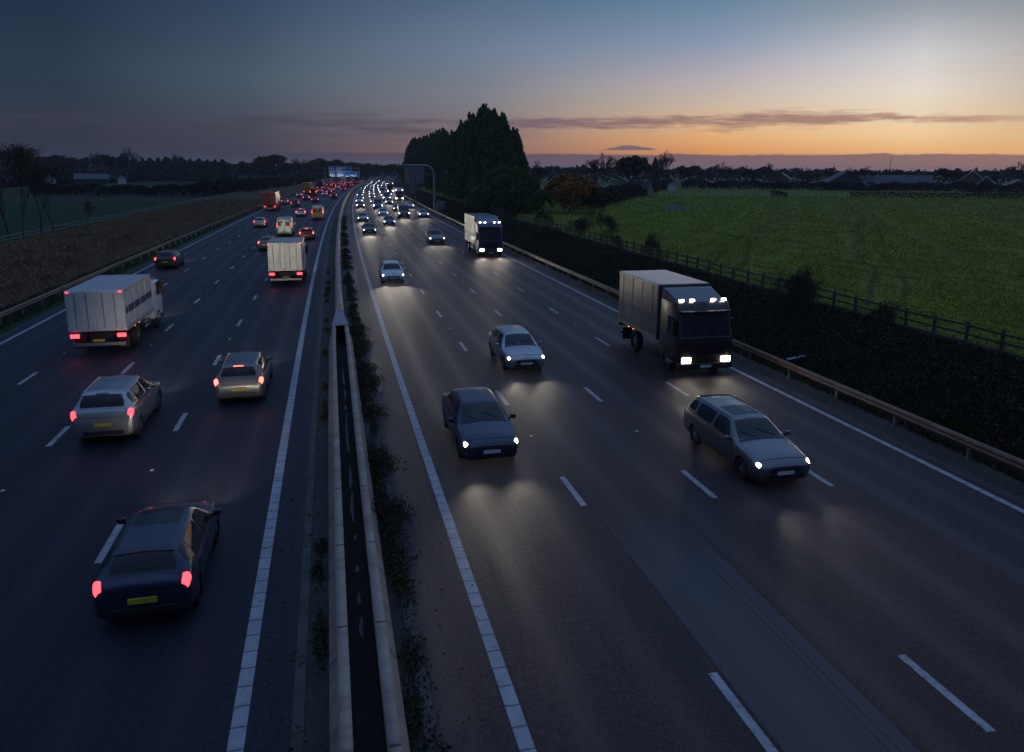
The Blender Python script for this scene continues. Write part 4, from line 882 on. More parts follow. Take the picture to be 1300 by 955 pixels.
def car_parts(kind):
    """dict of shared meshes for one body type"""
    if kind in BODY: return BODY[kind]
    cols={'hatch':HATCH,'saloon':SALOON,'estate':ESTATE,'suv':SUV,'van':VAN}[kind]; S=Shell(cols); van=kind=='van'
    L=cols[0][0]; wy=(cols[3][0]-.02,cols[8][0]+.28+(.9 if van else 0)); wr=.36 if kind=='suv' else (.345 if van else .315); ww=.22
    if kind=='saloon': wy=(wy[0],-1.42)
    if kind=='estate': wy=(wy[0],-1.45)
    if kind=='suv': wy=(wy[0],-1.38)
    if van: wy=(1.95,-1.75)
    xw=cols[6][2]
    V,Fc=S.body(5,4); me=bpy.data.meshes.new('body'); me.from_pydata(V,[],Fc); finish(me,False)
    tmp=bpy.data.objects.new('tmp_body',me); COL.objects.link(tmp)
    cm=MB()
    for y in wy:
        for sg in (-1,1):
            n=28; P=[(x,y+(wr+.055)*math.cos(2*math.pi*i/n),wr+(wr+.055)*math.sin(2*math.pi*i/n)) for x in (sg*(xw-.27),sg*(xw+.3)) for i in range(n)]
            cm.add(P,[(i,(i+1)%n,n+(i+1)%n,n+i) for i in range(n)]+[tuple(range(n))[::-1],tuple(range(n,2*n))])
    cme=cm.mesh('cut'); finish(cme,False); cut=bpy.data.objects.new('tmp_cut',cme); COL.objects.link(cut)
    me.materials.append(M['plastic_black']); cme.materials.append(M['plastic_black']); cme.materials.append(M['plastic_black'])
    for p in cme.polygons: p.material_index=1
    md=tmp.modifiers.new('b','BOOLEAN'); md.object=cut; md.operation='DIFFERENCE'; md.solver='EXACT'; 
    dg=bpy.context.evaluated_depsgraph_get(); ev=tmp.evaluated_get(dg); bmh=bpy.data.meshes.new_from_object(ev,preserve_all_data_layers=True,depsgraph=dg); bmh.name='body'
    bpy.data.objects.remove(tmp); bpy.data.objects.remove(cut)
    while len(bmh.materials)<2: bmh.materials.append(M['plastic_black'])
    for p in bmh.polygons:
        c=p.center
        if max(abs(p.normal.x),0)>=0 and any(abs(math.hypot(c.y-y,c.z-wr)-(wr+.055))<.012 and abs(p.normal.x)<.35 or (abs(abs(c.x)-(xw-.27))<.004 and abs(p.normal.x)>.95) for y in wy): p.material_index=1
        else: p.material_index=0
        p.use_smooth=True
    bmh.set_sharp_from_angle(angle=R(40))
    D={'S':S,'body':bmh,'wr':wr,'ww':ww,'wy':wy,'xw':xw,'L':L,'yr':cols[-1][0],'kind':kind}
    def pat(name,c,off,mirror=False,**k):
        v,f=S.patch(c,off,mirror=mirror,**k); m=bpy.data.meshes.new(name); m.from_pydata(v,[],f); return finish(m,True,50)
    D['windscreen']=pat('windscreen',[(4.10,4.12),(4.90,4.16),(4.90,7.84),(4.10,7.88)],.006,nu=6,nv=12,rnd=.16)
    if not van: D['rear_window']=pat('rear_window',[(8.14,4.16),(8.90,4.16),(8.90,7.84),(8.14,7.84)],.006,nu=5,nv=10,rnd=.3)
    D['sunroof']=pat('sunroof',[(5.25,4.6),(6.4,4.6),(6.4,7.4),(5.25,7.4)],.004,nu=5,nv=8,rnd=.2)
    D['bonnet']=pat('bonnet',[(1.55,3.98),(3.86,3.98),(3.86,8.02),(1.55,8.02)],.006,nu=10,nv=12,rnd=.12)
    for mi in (False,True):
        t='R' if not mi else 'L'
        D['front_window'+t]=pat('side_window',[(4.42,3.14),(5.93,3.14),(5.93,3.88),(4.98,3.88)],.006,mi,nu=8,nv=4,rnd=.12)
        if not van:
            D['rear_window_side'+t]=pat('side_window',[(6.07,3.14),(7.35,3.14),(7.35,3.88),(6.07,3.88)],.006,mi,nu=7,nv=4,rnd=.12)
            D['quarter'+t]=pat('side_window',[(7.48,3.2),(8.25,3.3),(8.05,3.84),(7.48,3.86)],.006,mi,nu=4,nv=3,rnd=.4)
        D['door1'+t]=pat('door',[(4.30,1.75),(5.98,1.55),(5.98,3.04),(4.30,3.0)],.007,mi,nu=12,nv=8,rnd=.05)
        if not van: D['door2'+t]=pat('door',[(6.02,1.55),(7.30,1.9),(7.52,3.04),(6.02,3.04)],.007,mi,nu=10,nv=8,rnd=.08)
        D['head'+t]=pat('headlight',[(.85,2.72),(2.05,3.0),(1.92,3.72),(.92,4.1)],.012,mi,nu=7,nv=6,rnd=.55)
        D['headglow'+t]=pat('lamp_unit',[(.92,2.9),(1.62,3.05),(1.55,3.72),(.96,3.98)],.020,mi,nu=5,nv=5,rnd=.8)
        D['fog'+t]=pat('fog_light',[(.5,1.75),(.9,1.75),(.9,2.1),(.5,2.1)],.010,mi,nu=3,nv=3,rnd=.8)
        if van: D['tail'+t]=pat('taillight',[(9.35,2.75),(10.8,2.75),(10.8,3.45),(9.35,3.45)],.015,mi,nu=4,nv=6,rnd=.3)
        else: D['tail'+t]=pat('taillight',[(8.98,2.75),(10.15,2.7),(10.25,3.75),(9.08,3.75)],.014,mi,nu=6,nv=6,rnd=.45)
    for mi in (False,True):
        t='R' if not mi else 'L'
        D['gap1'+t]=pat('door_gap',[(4.25,1.68),(6.03,1.48),(6.03,3.09),(4.25,3.06)],.0035,mi,nu=12,nv=8,rnd=.05)
        if not van: D['gap2'+t]=pat('door_gap',[(5.98,1.48),(7.35,1.84),(7.57,3.09),(5.98,3.09)],.0030,mi,nu=10,nv=8,rnd=.08)
        D['handle1'+t]=pat('door_handle',[(5.62,2.72),(5.86,2.74),(5.86,2.82),(5.62,2.80)],.028,mi,nu=3,nv=2,rnd=.3)
        if not van: D['handle2'+t]=pat('door_handle',[(7.02,2.74),(7.26,2.76),(7.26,2.84),(7.02,2.82)],.028,mi,nu=3,nv=2,rnd=.3)
        D['sill'+t]=pat('sill_trim',[(3.75,1.02),(8.0,1.02),(8.0,1.22),(3.75,1.22)],.008,mi,nu=10,nv=2,rnd=.05)
        D['wtrim'+t]=pat('window_trim',[(4.36,3.06),(8.3 if not van else 6.0,3.06),(8.3 if not van else 6.0,3.13),(4.36,3.13)],.009,mi,nu=12,nv=1,rnd=0)
        if not van: D['rail'+t]=pat('roof_rail',[(5.2,4.12),(7.8,4.12),(7.8,4.2),(5.2,4.2)],.035,mi,nu=10,nv=1,rnd=0)
    D['bonnet_gap']=pat('bonnet_gap',[(1.50,3.93),(3.93,3.93),(3.93,8.07),(1.50,8.07)],.003,nu=10,nv=12,rnd=.12)
    D['cowl']=pat('cowl_panel',[(3.95,4.1),(4.08,4.1),(4.08,7.9),(3.95,7.9)],.008,nu=2,nv=10,rnd=0)
    D['wiper1']=pat('wiper',[(4.12,5.5),(4.40,4.5),(4.44,4.52),(4.15,5.54)],.022,nu=6,nv=1,rnd=0)
    D['wiper2']=pat('wiper',[(4.12,7.1),(4.42,6.0),(4.46,6.02),(4.15,7.14)],.022,nu=6,nv=1,rnd=0)
    if not van:
        D['hatch_gap']=pat('tailgate_gap',[(9.02,4.02),(10.62,4.10),(10.62,7.90),(9.02,7.98)],.003,nu=8,nv=10,rnd=.15)
        D['tailgate']=pat('tailgate',[(9.06,4.08),(10.56,4.16),(10.56,7.84),(9.06,7.92)],.008,nu=8,nv=10,rnd=.15)
        D['rwiper']=pat('rear_wiper',[(8.80,6.0),(8.72,5.2),(8.69,5.2),(8.76,6.03)],.022,nu=4,nv=1,rnd=0)
        D['brake3']=pat('high_brake_lamp',[(8.04,5.5),(8.10,5.5),(8.10,6.5),(8.04,6.5)],.036,nu=2,nv=5,rnd=.2)
    def bx(name,mat,bevel,*bs):
        b=MB(); 
        for q in bs: b.box(*q)
        m=b.mesh(name,bevel=bevel,seg=2); m.materials.append(mat); return m
    y=L; z0=cols[0][1]; zt=cols[0][9]
    D['grille']=bx('grille',M['plastic_black'],.006,(-.46,.46,y-.05,y+.012,zt-.19,zt-.05),*[(-.44,.44,y+.012,y+.022,zt-.175+.035*k,zt-.165+.035*k) for k in range(4)])
    D['intake']=bx('lower_intake',M['plastic_black'],.006,(-.55,.55,y-.06,y+.01,z0+.005,z0+.10))
    D['plate_front']=bx('number_plate',M['plate_white'],.002,(-.26,.26,y+.005,y+.03,z0+.10,z0+.21))
    yr=cols[-1][0]; zr=cols[-1][1]
    D['plate_rear']=bx('number_plate',M['plate_yellow'],.002,(-.26,.26,yr-.03,yr+.005,cols[-1][5]-.06,cols[-1][5]+.05) if not van else (-.26,.26,yr-.03,yr+.005,.62,.73))
    D['bumper_rear']=bx('rear_bumper',M['plastic_black'],.012,(-.60,.60,yr-.025,yr+.04,zr+.01,zr+.14))
    for sg,t in ((1,'R'),(-1,'L')):
        b=MB(); xm=cols[5][4]; zm=cols[4][5]+.06; ym=cols[4][0]-.30
        b.box(min(sg*(xm+.03),sg*(xm+.20)),max(sg*(xm+.03),sg*(xm+.20)),ym-.05,ym+.07,zm,zm+.14 if not van else zm+.3); m=b.mesh('door_mirror',bevel=.035,seg=3)
        b2=MB(); b2.box(min(sg*(xm-.04),sg*(xm+.08)),max(sg*(xm-.04),sg*(xm+.08)),ym-.03,ym+.03,zm-.005,zm+.04); m2=b2.mesh('mirror_arm'); m2.materials.append(M['plastic_black']); D['mirror'+t]=m; D['arm'+t]=m2
    if van:
        D['rear_door']=[bx('rear_door',M['white_paint'],.01,(-.84,-.008,yr-.02,yr+.02,.42,2.12)),bx('rear_door',M['white_paint'],.01,(.008,.84,yr-.02,yr+.02,.42,2.12))]
        D['rear_glass']=[bx('window',M['glass'],.01,(-.72,-.12,yr-.028,yr-.01,1.35,1.95)),bx('window',M['glass'],.01,(.12,.72,yr-.028,yr-.01,1.35,1.95))]
    else:
        zs0,zs1=cols[9][8],cols[10][8]
        D['spoiler']=pat('roof_spoiler',[(7.85,4.1),(8.12,4.1),(8.12,7.9),(7.85,7.9)],.03,nu=3,nv=10,rnd=.1) if kind!='saloon' else None
    BODY[kind]=D; return D
_cp={}
def pmesh(me,mat,key=None):
    """same mesh with another paint: object-level material"""
    return me
def put(name,me,parent,mat=None,loc=None,rz=None,slot=0):
    if len(me.materials)==0: me.materials.append(M['plastic_black'])
    o=bpy.data.objects.new(name,me); COL.objects.link(o); o.parent=parent
    if mat is not None: o.material_slots[slot].link='OBJECT'; o.material_slots[slot].material=mat
    if loc is not None: o.location=loc
    if rz is not None: o.rotation_euler=(0,0,rz)
    return o
def wheels(e,D,spots,lod):
    tm,rm,dm=wheel_meshes(D['wr'],D['ww'])
    for y in spots:
        for sg in (1,-1):
            w=put('wheel',tm,e,None,(sg*(D['xw']-.13),y,D['wr']),0 if sg>0 else math.pi)
            if lod<2: put('rim',rm,w); 
            if lod<1: put('brake_disc',dm,w)
def spot(parent,loc,power,front=+1,size=64,col=(1,.88,.70),down=2.0,yaw=0):
    l=bpy.data.lights.new('beam','SPOT'); l.energy=power; l.color=col; l.spot_size=R(size); l.spot_blend=1.0; l.shadow_soft_size=.06
    o=bpy.data.objects.new('headlight_beam',l); COL.objects.link(o); o.parent=parent; o.location=loc; o.rotation_euler=(R(90-down),0,R(yaw)); return o
BEAM=800.0
def make_car(kind,paint,s,lane,away,label,group=None,lod=0,head=None,name=None,off=0.0,brake=False,cat=None,beams=2,sun=False):
    D=car_parts(kind); L=D['L']; pt=PAINT[paint]; o_=LC[lane]+off
    sc=s+L if away else s+L   # s is the road distance of the lamps we see
    e=empty(name or {'hatch':'hatchback_car','saloon':'saloon_car','estate':'estate_car','suv':'suv_car','van':'panel_van'}[kind],rp(sc,o_,.004),(-float(psi(sc)) if away else math.pi-float(psi(sc))))
    tag(e,label,cat or ('van' if kind=='van' else 'car'),group)
    put('body',D['body'],e,pt)
    gl=M['glass']
    put('windscreen',D['windscreen'],e,gl)
    if 'rear_window' in D: put('rear_window',D['rear_window'],e,gl)
    if sun: put('sunroof',D['sunroof'],e,gl)
    hd=head or random.choice([HEAD,HEADC])
    for t in 'RL':
        if lod<2:
            put('side_window',D['front_window'+t],e,gl)
            if 'rear_window_side'+t in D: put('side_window',D['rear_window_side'+t],e,gl); put('side_window',D['quarter'+t],e,gl)
            h_=put('headlight',D['head'+t],e,M['lens'])
        if not away and lod>=2: put('headlight',D['head'+t],e,hd)
        if not away and lod<2: put('lamp_unit',D['headglow'+t],h_,hd)
        if away or lod<2: put('taillight',D['tail'+t],e,(TAILB if brake else TAIL) if away else M['lens_red'])
        if lod<1 or (lod<2 and kind!='van'):
            d=put('door',D['door1'+t],e,pt); put('door_gap',D['gap1'+t],d); put('door_handle',D['handle1'+t],d,pt); put('sill_trim',D['sill'+t],e); put('window_trim',D['wtrim'+t],e)
            if 'door2'+t in D:
                d=put('door',D['door2'+t],e,pt); put('door_gap',D['gap2'+t],d); put('door_handle',D['handle2'+t],d,pt)
                if kind in('estate','suv'): put('roof_rail',D['rail'+t],e,M['galv'])
        if lod<2: m=put('door_mirror',D['mirror'+t],e,pt); 
        if lod<1: put('mirror_arm',D['arm'+t],m); put('fog_light',D['fog'+t],e,M['lens'])
    if lod<2:
        bo_=put('bonnet',D['bonnet'],e,pt); put('bonnet_gap',D['bonnet_gap'],bo_); put('cowl_panel',D['cowl'],e); put('wiper',D['wiper1'],e); put('wiper',D['wiper2'],e)
        if 'tailgate' in D:
            tg=put('tailgate',D['tailgate'],e,pt); put('tailgate_gap',D['hatch_gap'],tg)
            if kind!='saloon': put('rear_wiper',D['rwiper'],tg); put('high_brake_lamp',D['brake3'],e,TAILB if brake and away else M['lens_red'])
        put('number_plate',D['plate_front'] if not away else D['plate_rear'],e)
        put('grille',D['grille'],e); put('lower_intake',D['intake'],e); put('rear_bumper',D['bumper_rear'],e)
        if D.get('spoiler'): put('roof_spoiler',D['spoiler'],e,pt)
    if kind=='van' and (lod<2 or away):
        for a,b in zip(D['rear_door'],D['rear_glass']): d=put('rear_door',a,e,pt); put('window',b,d)
    wheels(e,D,D['wy'],lod)
    z=.68 if kind!='van' else .85
    if beams==2:
        
        for sg in (-1,1): spot(e,(sg*.62,L+.12,z),BEAM*(.5 if away else (.12 if s<35 else .55)))
    elif beams==1: spot(e,(0,L+.12,z),BEAM*1.6,size=50)
    return e
M['lens']=pm('clear_lens',(.30,.31,.33),(.22,.23,.25),.12,.3,scale=9,spec=.9); M['lens_red']=pm('red_lens',(.22,.01,.012),(.15,.006,.008),.15,scale=9,spec=.8)
# heavy lorries ------------------------------------------------
def lorry(name,s,lane,away,label,cabc,boxc,length=13.2,tall=4.0,lod=0,group=None,articulated=True,beams=2,off=0,top_lamps=False,rearpanel=None):
    cab_l=2.2; total=length+(cab_l+.9 if articulated else cab_l+.25); sc=s+total/2
    o_=LC[lane]+off; e=empty(name,rp(sc,o_,.004),(-float(psi(sc)) if away else math.pi-float(psi(sc)))); tag(e,label,'lorry',group)
    F_=total/2; cp=PAINT[cabc]; bp=PAINT[boxc]; rear=-F_
    ch=min(tall-.5,3.45)
    # cab: profile extruded across, bevelled
    prof=[(F_,.55),(F_+.0,1.55),(F_-.10,1.75),(F_-.42,ch-.35),(F_-.62,ch),(F_-cab_l,ch),(F_-cab_l,.55)]
    b=MB(); n=len(prof); P=[(x,y,z) for x in (-1.24,1.24) for y,z in prof]; b.add(P,[tuple(range(n)),tuple(range(n,2*n))[::-1]]+[(i,n+i,n+(i+1)%n,(i+1)%n) for i in range(n)])
    me=b.mesh('cab',bevel=.09,seg=3); me=finish(me,True,50); me.materials.append(cp); cab=put('cab',me,e)
    sl=(F_-.10,1.78),(F_-.395,ch-.42); b=MB()
    (ya,za),(yb,zb)=sl; nx=.035
    b.add([(-1.12,ya+nx,za),(1.12,ya+nx,za),(1.02,yb+nx,zb),(-1.02,yb+nx,zb),(-1.12,ya-.05,za),(1.12,ya-.05,za),(1.02,yb-.05,zb),(-1.02,yb-.05,zb)],[(0,1,2,3),(7,6,5,4),(0,4,5,1),(1,5,6,2),(2,6,7,3),(3,7,4,0)])
    b.obj('windscreen',M['glass'],cab,False,.01)
    for sg in (-1,1):
        b=MB(); x0,x1=sorted((sg*1.235,sg*1.252)); b.box(x0,x1,F_-1.35,F_-.55,1.75,2.5); b.obj('side_window',M['glass'],cab,False,.004)
        b=MB(); x0,x1=sorted((sg*1.235,sg*1.247)); b.box(x0,x1,F_-1.45,F_-.42,.75,1.70); b.obj('door',cp,cab,False,.01)
        b=MB(); x0,x1=sorted((sg*1.27,sg*1.46)); b.box(x0,x1,F_-.52,F_-.36,1.75,2.45); b.obj('door_mirror',M['plastic_black'],cab,False,.03)
        b=MB(); x0,x1=sorted((sg*.72,sg*1.14)); b.box(x0,x1,F_+.0,F_+.05,.62,.86); b.obj('headlight',M['lens'] if away else HEAD,cab,False,.02)
    b=MB(); b.box(-1.25,1.25,F_-.3,F_+.035,.32,.60); b.obj('bumper',M['plastic_black'],cab,False,.04)
    b=MB(); b.box(-.85,.85,F_-.02,F_+.02,.95,1.55); 
    for k in range(5): b.box(-.83,.83,F_+.02,F_+.04,1.0+k*.11,1.03+k*.11)
    b.obj('grille',M['plastic_black'],cab)
    b=MB(); b.box(-.26,.26,F_+.036,F_+.05,.40,.51); b.obj('number_plate',M['plate_white'],cab)
    if not away or lod<1:
        for x in ((-1.0,-.5,.5,1.0) if top_lamps else (-.95,.95)):
            b=MB(); b.box(x-.10,x+.10,F_-.66,F_-.55,ch+.01,ch+.10); b.obj('roof_lamp',MARK if not away else M['lens'],cab,False,.015)
        if tall>3.6:
            b=MB(); P=[(-1.1,F_-.75,ch-.01),(1.1,F_-.75,ch-.01),(1.2,F_-cab_l,ch-.01),(-1.2,F_-cab_l,ch-.01),(-1.15,F_-cab_l+.25,tall-.15),(1.15,F_-cab_l+.25,tall-.15),(1.18,F_-cab_l,tall-.1),(-1.18,F_-cab_l,tall-.1)]
            b.add(P,[(0,1,5,4),(1,2,6,5),(2,3,7,6),(3,0,4,7),(4,5,6,7)]); b.obj('air_deflector',cp,cab,False,.03)
    b=MB(); b.box(-1.15,1.15,F_-.42,F_-.12,ch-.42,ch-.36); b.obj('sun_visor',M['plastic_black'],cab,False,.012)
    for x in (-.55,.35):
        b=MB(); b.tube([(x,F_-.02,1.80),(x+.45,F_-.10,2.25)],.018,5); b.obj('wiper',M['plastic_black'],cab)
    for sg in (-1,1):
        x0,x1=sorted((sg*1.05,sg*1.262)); b=MB(); b.box(x0,x1,F_-1.2,F_-.75,.45,.56); b.obj('step',M['galv'],cab,False,.01)
    b=MB(); b.box(-1.23,1.23,F_-.01,F_+.012,1.60,1.70); b.obj('front_trim',M['plastic_black'],cab)
    # chassis and box
    b=MB(); b.box(-.45,.45,rear+.3,F_-.6,.75,1.05); b.obj('chassis',M['plastic_black'],e)
    y1=rear+length; b=MB(); b.box(-1.26,1.26,rear,y1,1.15,tall); bo=b.obj('box_body',bp,e,False,.035,2)
    for sg in (-1,1):
        for z in (1.17,tall-.06): b=MB(); b.box(sg*1.27-.012,sg*1.27+.012,rear+.04,y1-.04,z-.05,z+.05); b.obj('side_rail',M['galv'],bo)
        b=MB()
        b.box(sg*1.262-.003,sg*1.262+.003,rear+.1,y1-.1,1.24,1.30)
        for k in range(int(length//1.2)): b.box(sg*1.268-.008,sg*1.268+.008,rear+.6+k*1.2-.02,rear+.6+k*1.2+.02,1.2,tall-.12)
        b.obj('panel_ribs',M['galv'],bo)
        if lod<2:
            b=MB(); b.box(sg*1.263-.004,sg*1.263+.004,rear+.15,y1-.15,1.9,2.25); b.obj('livery_band',PAINT['blue' if boxc!='blue' else 'white'],bo)
    # rear: doors, bars, lamps
    for sg in (-1,1):
        x0,x1=sorted((sg*.015,sg*1.20)); b=MB(); b.box(x0,x1,rear-.035,rear-.002,1.25,tall-.10); d=b.obj('rear_door',bp if not rearpanel else rearpanel,bo,False,.008)
        b=MB(); 
        for q in (.35,.85): b.tube([(sg*q,rear-.06,1.3),(sg*q,rear-.06,tall-.15)],.018,6)
        b.obj('lock_bar',M['galv'],d)
        x0,x1=sorted((sg*.82,sg*1.20)); b=MB(); b.box(x0,x1,rear-.03,rear+.05,.86,1.03); b.obj('taillight',TAIL if away else M['lens_red'],e,False,.01)
        x0,x1=sorted((sg*1.08,sg*1.18)); b=MB(); b.box(x0,x1,rear-.05,rear-.03,tall-.09,tall-.04); b.obj('marker_lamp',TAIL if away else M['lens_red'],e)
        b=MB(); x0,x1=sorted((sg*.70,sg*1.2)); b.box(x0,x1,rear+.55,rear+.57,.25,.85); b.obj('mudflap',M['rubber'],e)
        b=MB(); x0,x1=sorted((sg*1.20,sg*1.235))
        for z in (.55,.80): b.box(x0,x1,rear+3.7,y1-3.3 if articulated else y1-1.2,z,z+.12)
        b.obj('side_guard',M['galv'],e)
        for k in range(4 if articulated else 2):
            yy=rear+1.5+k*(length-3)/3; b=MB(); x0,x1=sorted((sg*1.262,sg*1.275)); b.box(x0,x1,yy-.05,yy+.05,1.08,1.13); b.obj('side_marker',AMBER,e)
    b=MB(); b.box(-1.15,1.15,rear+.02,rear+.12,.45,.60); b.obj('rear_underrun_bar',M['galv'],e)
    b=MB(); b.box(-.26,.26,rear-.02,rear,.66,.78); b.obj('number_plate',M['plate_yellow'],e)
    WD={'wr':.5,'ww':.32,'xw':1.22}; sp=[F_-1.3]+([F_-4.6,rear+1.6,rear+2.9,rear+4.2] if articulated else [rear+2.2])
    wheels(e,WD,sp,1 if lod<2 else 2)
    if beams:
        for sg in (-1,1): spot(e,(sg*.93,F_+.12,.78),BEAM*(.5 if away else (.16 if s<35 else .55)))
    return e
GA='cars heading away on the left carriageway'; GO='cars coming closer on the right carriageway'
# ---- left carriageway, heading away: red tail lamps
make_car('hatch','dark blue',14.2,'L4',True,'dark blue hatchback with red lamps, the closest car at the bottom left by the barrier',off=-.2,sun=True)
make_car('suv','silver',25.1,'L3',True,'silver SUV with bright red tail lamps, diagonally ahead of the dark blue hatchback')
make_car('estate','grey',28.7,'L4',True,'grey estate car with red lamps beside the barrier, next ahead of the dark blue hatchback',brake=True)
lorry('box_lorry',38.2,'L2',True,'white box lorry with orange side markers, the closest lorry on the left carriageway','white','white',5.6,3.1,articulated=False)
lorry('box_lorry',59,'L4',True,'tall pale blue-grey box lorry beside the barrier on the left carriageway','white','silver',4.6,3.3,articulated=False)
make_car('hatch','black',71.3,'L1',True,'black hatchback with thin red lamps in the outermost left lane by the edge line')
make_car('saloon','grey',85.8,'L3',True,'grey saloon with red lamps in the third left lane, beyond the silver SUV',lod=1,brake=True)
make_car('van','green',104.6,'L3',True,'pale green-white panel van in the third left lane ahead of the grey saloon',lod=1,off=.6)
make_car('estate','red',98.2,'L4',True,'red estate car with orange-red lamps by the barrier beyond the tall box lorry',lod=1,brake=True)
make_car('hatch','silver',120.5,'L2',True,'silver hatchback with red lamps in the second left lane beyond the white box lorry',lod=1,off=-.6)
cv=make_car('van','white',138.3,'L4',True,'white maintenance van with yellow and red striped rear doors by the barrier',lod=1)
def chevron():
    m,t,b=nt('chevron_panel'); tc=t.nodes.new('ShaderNodeTexCoord').outputs['Object']; sx=t.nodes.new('ShaderNodeSeparateXYZ'); t.links.new(tc,sx.inputs[0])
    q=mathn(t,'ADD',mathn(t,'ABSOLUTE',sx.outputs[0]),sx.outputs[2]); fr=mathn(t,'FRACT',mathn(t,'DIVIDE',q,.42)); t.links.new(mixc(t,mathn(t,'GREATER_THAN',fr,.5),(.55,.6,.04),(.5,.03,.02)),b.inputs['Base Color']); b.inputs['Roughness'].default_value=.4; return m
CH=chevron()
for c in cv.children:
    if c.name.startswith('rear_door'): c.material_slots[0].link='OBJECT'; c.material_slots[0].material=CH
lorry('box_lorry',169,'L1',True,'dark red lorry with red lamps in the outermost left lane','red','red',8.5,3.9,lod=1,articulated=False)
AL={'L1':'outermost left lane','L2':'second left lane','L3':'third left lane','L4':'left lane by the barrier'}
pn=['silver','grey','black','white','dark blue','red','blue']; kn=['hatch','saloon','estate','suv','van','hatch','saloon']
def far_away(s,lane,off=0):
    i=far_away.i; far_away.i+=1
    band='short of the white marker board' if s<240 else 'beyond the white marker board'
    make_car(kn[i*3%7],pn[i*2%7],s,lane,True,'far red-lamped car in the %s, %s'%(AL[lane],band),'far red-lamped cars in the %s, %s'%(AL[lane],band),lod=1 if s<170 else 2,beams=0,off=off,cat='car',brake=(i%3==0),name='distant_car')
far_away.i=0
for s,l in ((148,'L3'),(186.5,'L2'),(210,'L3'),(226,'L2'),(201,'L1'),(262,'L3'),(264,'L2'),(250,'L1'),(240,'L4'),(290,'L3'),(324,'L4'),(340,'L2'),(362,'L3'),(385,'L4'),(318,'L3'),(395,'L2'),(405,'L3'),(425,'L4'),(440,'L3'),(455,'L2'),(470,'L4'),(490,'L3'),(505,'L4'),(520,'L3'),(540,'L4'),(555,'L3'),(575,'L4'),(590,'L3'),(300,'L2')): far_away(s,l,random.uniform(-.3,.3))
PAINT['yellow']=carpaint('yellow_paint',(.55,.36,.03),0); PAINT['beige']=carpaint('beige_paint',(.45,.42,.36),0)
lorry('lorry',284,'L1',True,'yellow lorry in the outermost left lane below the direction signs','yellow','yellow',13,4.1,lod=2,beams=0)
lorry('lorry',352,'L1',True,'blue lorry just beyond the yellow lorry below the direction signs','blue','blue',13,4.1,lod=2,beams=0)
lorry('lorry',412,'L1',True,'beige-white lorry beyond the blue lorry below the direction signs','beige','beige',13,4.0,lod=2,beams=0)
lorry('lorry',480,'L2',True,'pale lorry under the right end of the direction signs','white','white',13,4.0,lod=2,beams=0)
lorry('lorry',470,'L1',True,'dark lorry at the end of the queue of lorries under the signs','grey','grey',13,3.9,lod=2,beams=0)
for s in (530,575): lorry('lorry',s,'L1' if s==530 else 'L2',True,'far lorry on the left carriageway bend, beyond the direction signs','red','white',12,4,lod=2,beams=0,group='far lorries beyond the direction signs')
# ---- right carriageway, oncoming: white headlights
make_car('saloon','dark blue',20.8,'R4',False,'dark blue saloon with lit headlights, the closest oncoming car beside the barrier',head=HEAD)
make_car('estate','grey',17.4,'R2',False,'grey estate car with warm headlights on the right, closest to the bottom right corner',head=HEAD,off=.35,sun=True)
make_car('hatch','silver',30.8,'R3',False,'silver hatchback with lit headlights, one lane over from the dark blue saloon',head=HEAD)
lorry('box_lorry',28.8,'R1',False,'dark box lorry with lit roof lamps by the right guard rail, the closest oncoming lorry','black','grey',4.8,3.7,articulated=False,top_lamps=True)
make_car('hatch','white',58.7,'R4',False,'white hatchback with bright headlights by the barrier, next behind the dark blue saloon',head=HEADC)
lorry('box_lorry',75.8,'R1',False,'pale blue box lorry with lit roof lamps, second lorry back by the right guard rail','blue','silver',6.5,4.0,articulated=False,top_lamps=True)
make_car('suv','grey',89.5,'R2',False,'grey SUV with bright headlights in the second right lane beside the pale blue lorry',lod=1,head=HEADC)
make_car('saloon','black',105.3,'R4',False,'black saloon with headlights in the barrier lane, third car back on the right carriageway',lod=1,head=HEADC,beams=1)
make_car('hatch','blue',121.9,'R3',False,'blue hatchback with white headlights in the third right lane behind the silver hatchback',lod=1,head=HEADC,beams=1)
make_car('van','dark blue',140.6,'R2',False,'dark blue panel van with headlights in the second right lane near the cantilever sign',lod=1,head=HEADC,beams=1)
make_car('estate','silver',142.8,'R1',False,'silver estate car with headlights next to the foot of the cantilever sign',lod=1,head=HEADC,beams=1)
lorry('coach_lorry',222.5,'R1',False,'white-topped box lorry in the outer right lane beyond the cantilever sign','white','white',8,3.6,lod=1,articulated=False,beams=0)
lorry('lorry',306,'R1',False,'tall dark lorry with two headlights amid the distant oncoming traffic','black','black',13,4.2,lod=2,beams=0)
def far_on(s,lane,off=0):
    i=far_on.i; far_on.i+=1
    band='short of the white-topped lorry' if s<225 else 'beyond the white-topped lorry'
    AR={'R1':'outer right lane','R2':'second right lane','R3':'third right lane','R4':'right lane by the barrier'}[lane]
    make_car(kn[i*2%7],pn[i*3%7],s,lane,False,'far oncoming car in the %s, %s'%(AR,band),'far oncoming cars in the %s, %s'%(AR,band),lod=1 if s<170 else 2,beams=1 if s<330 else 0,off=off,cat='car',head=HEADC if i%3 else HEAD,name='distant_car')
far_on.i=0
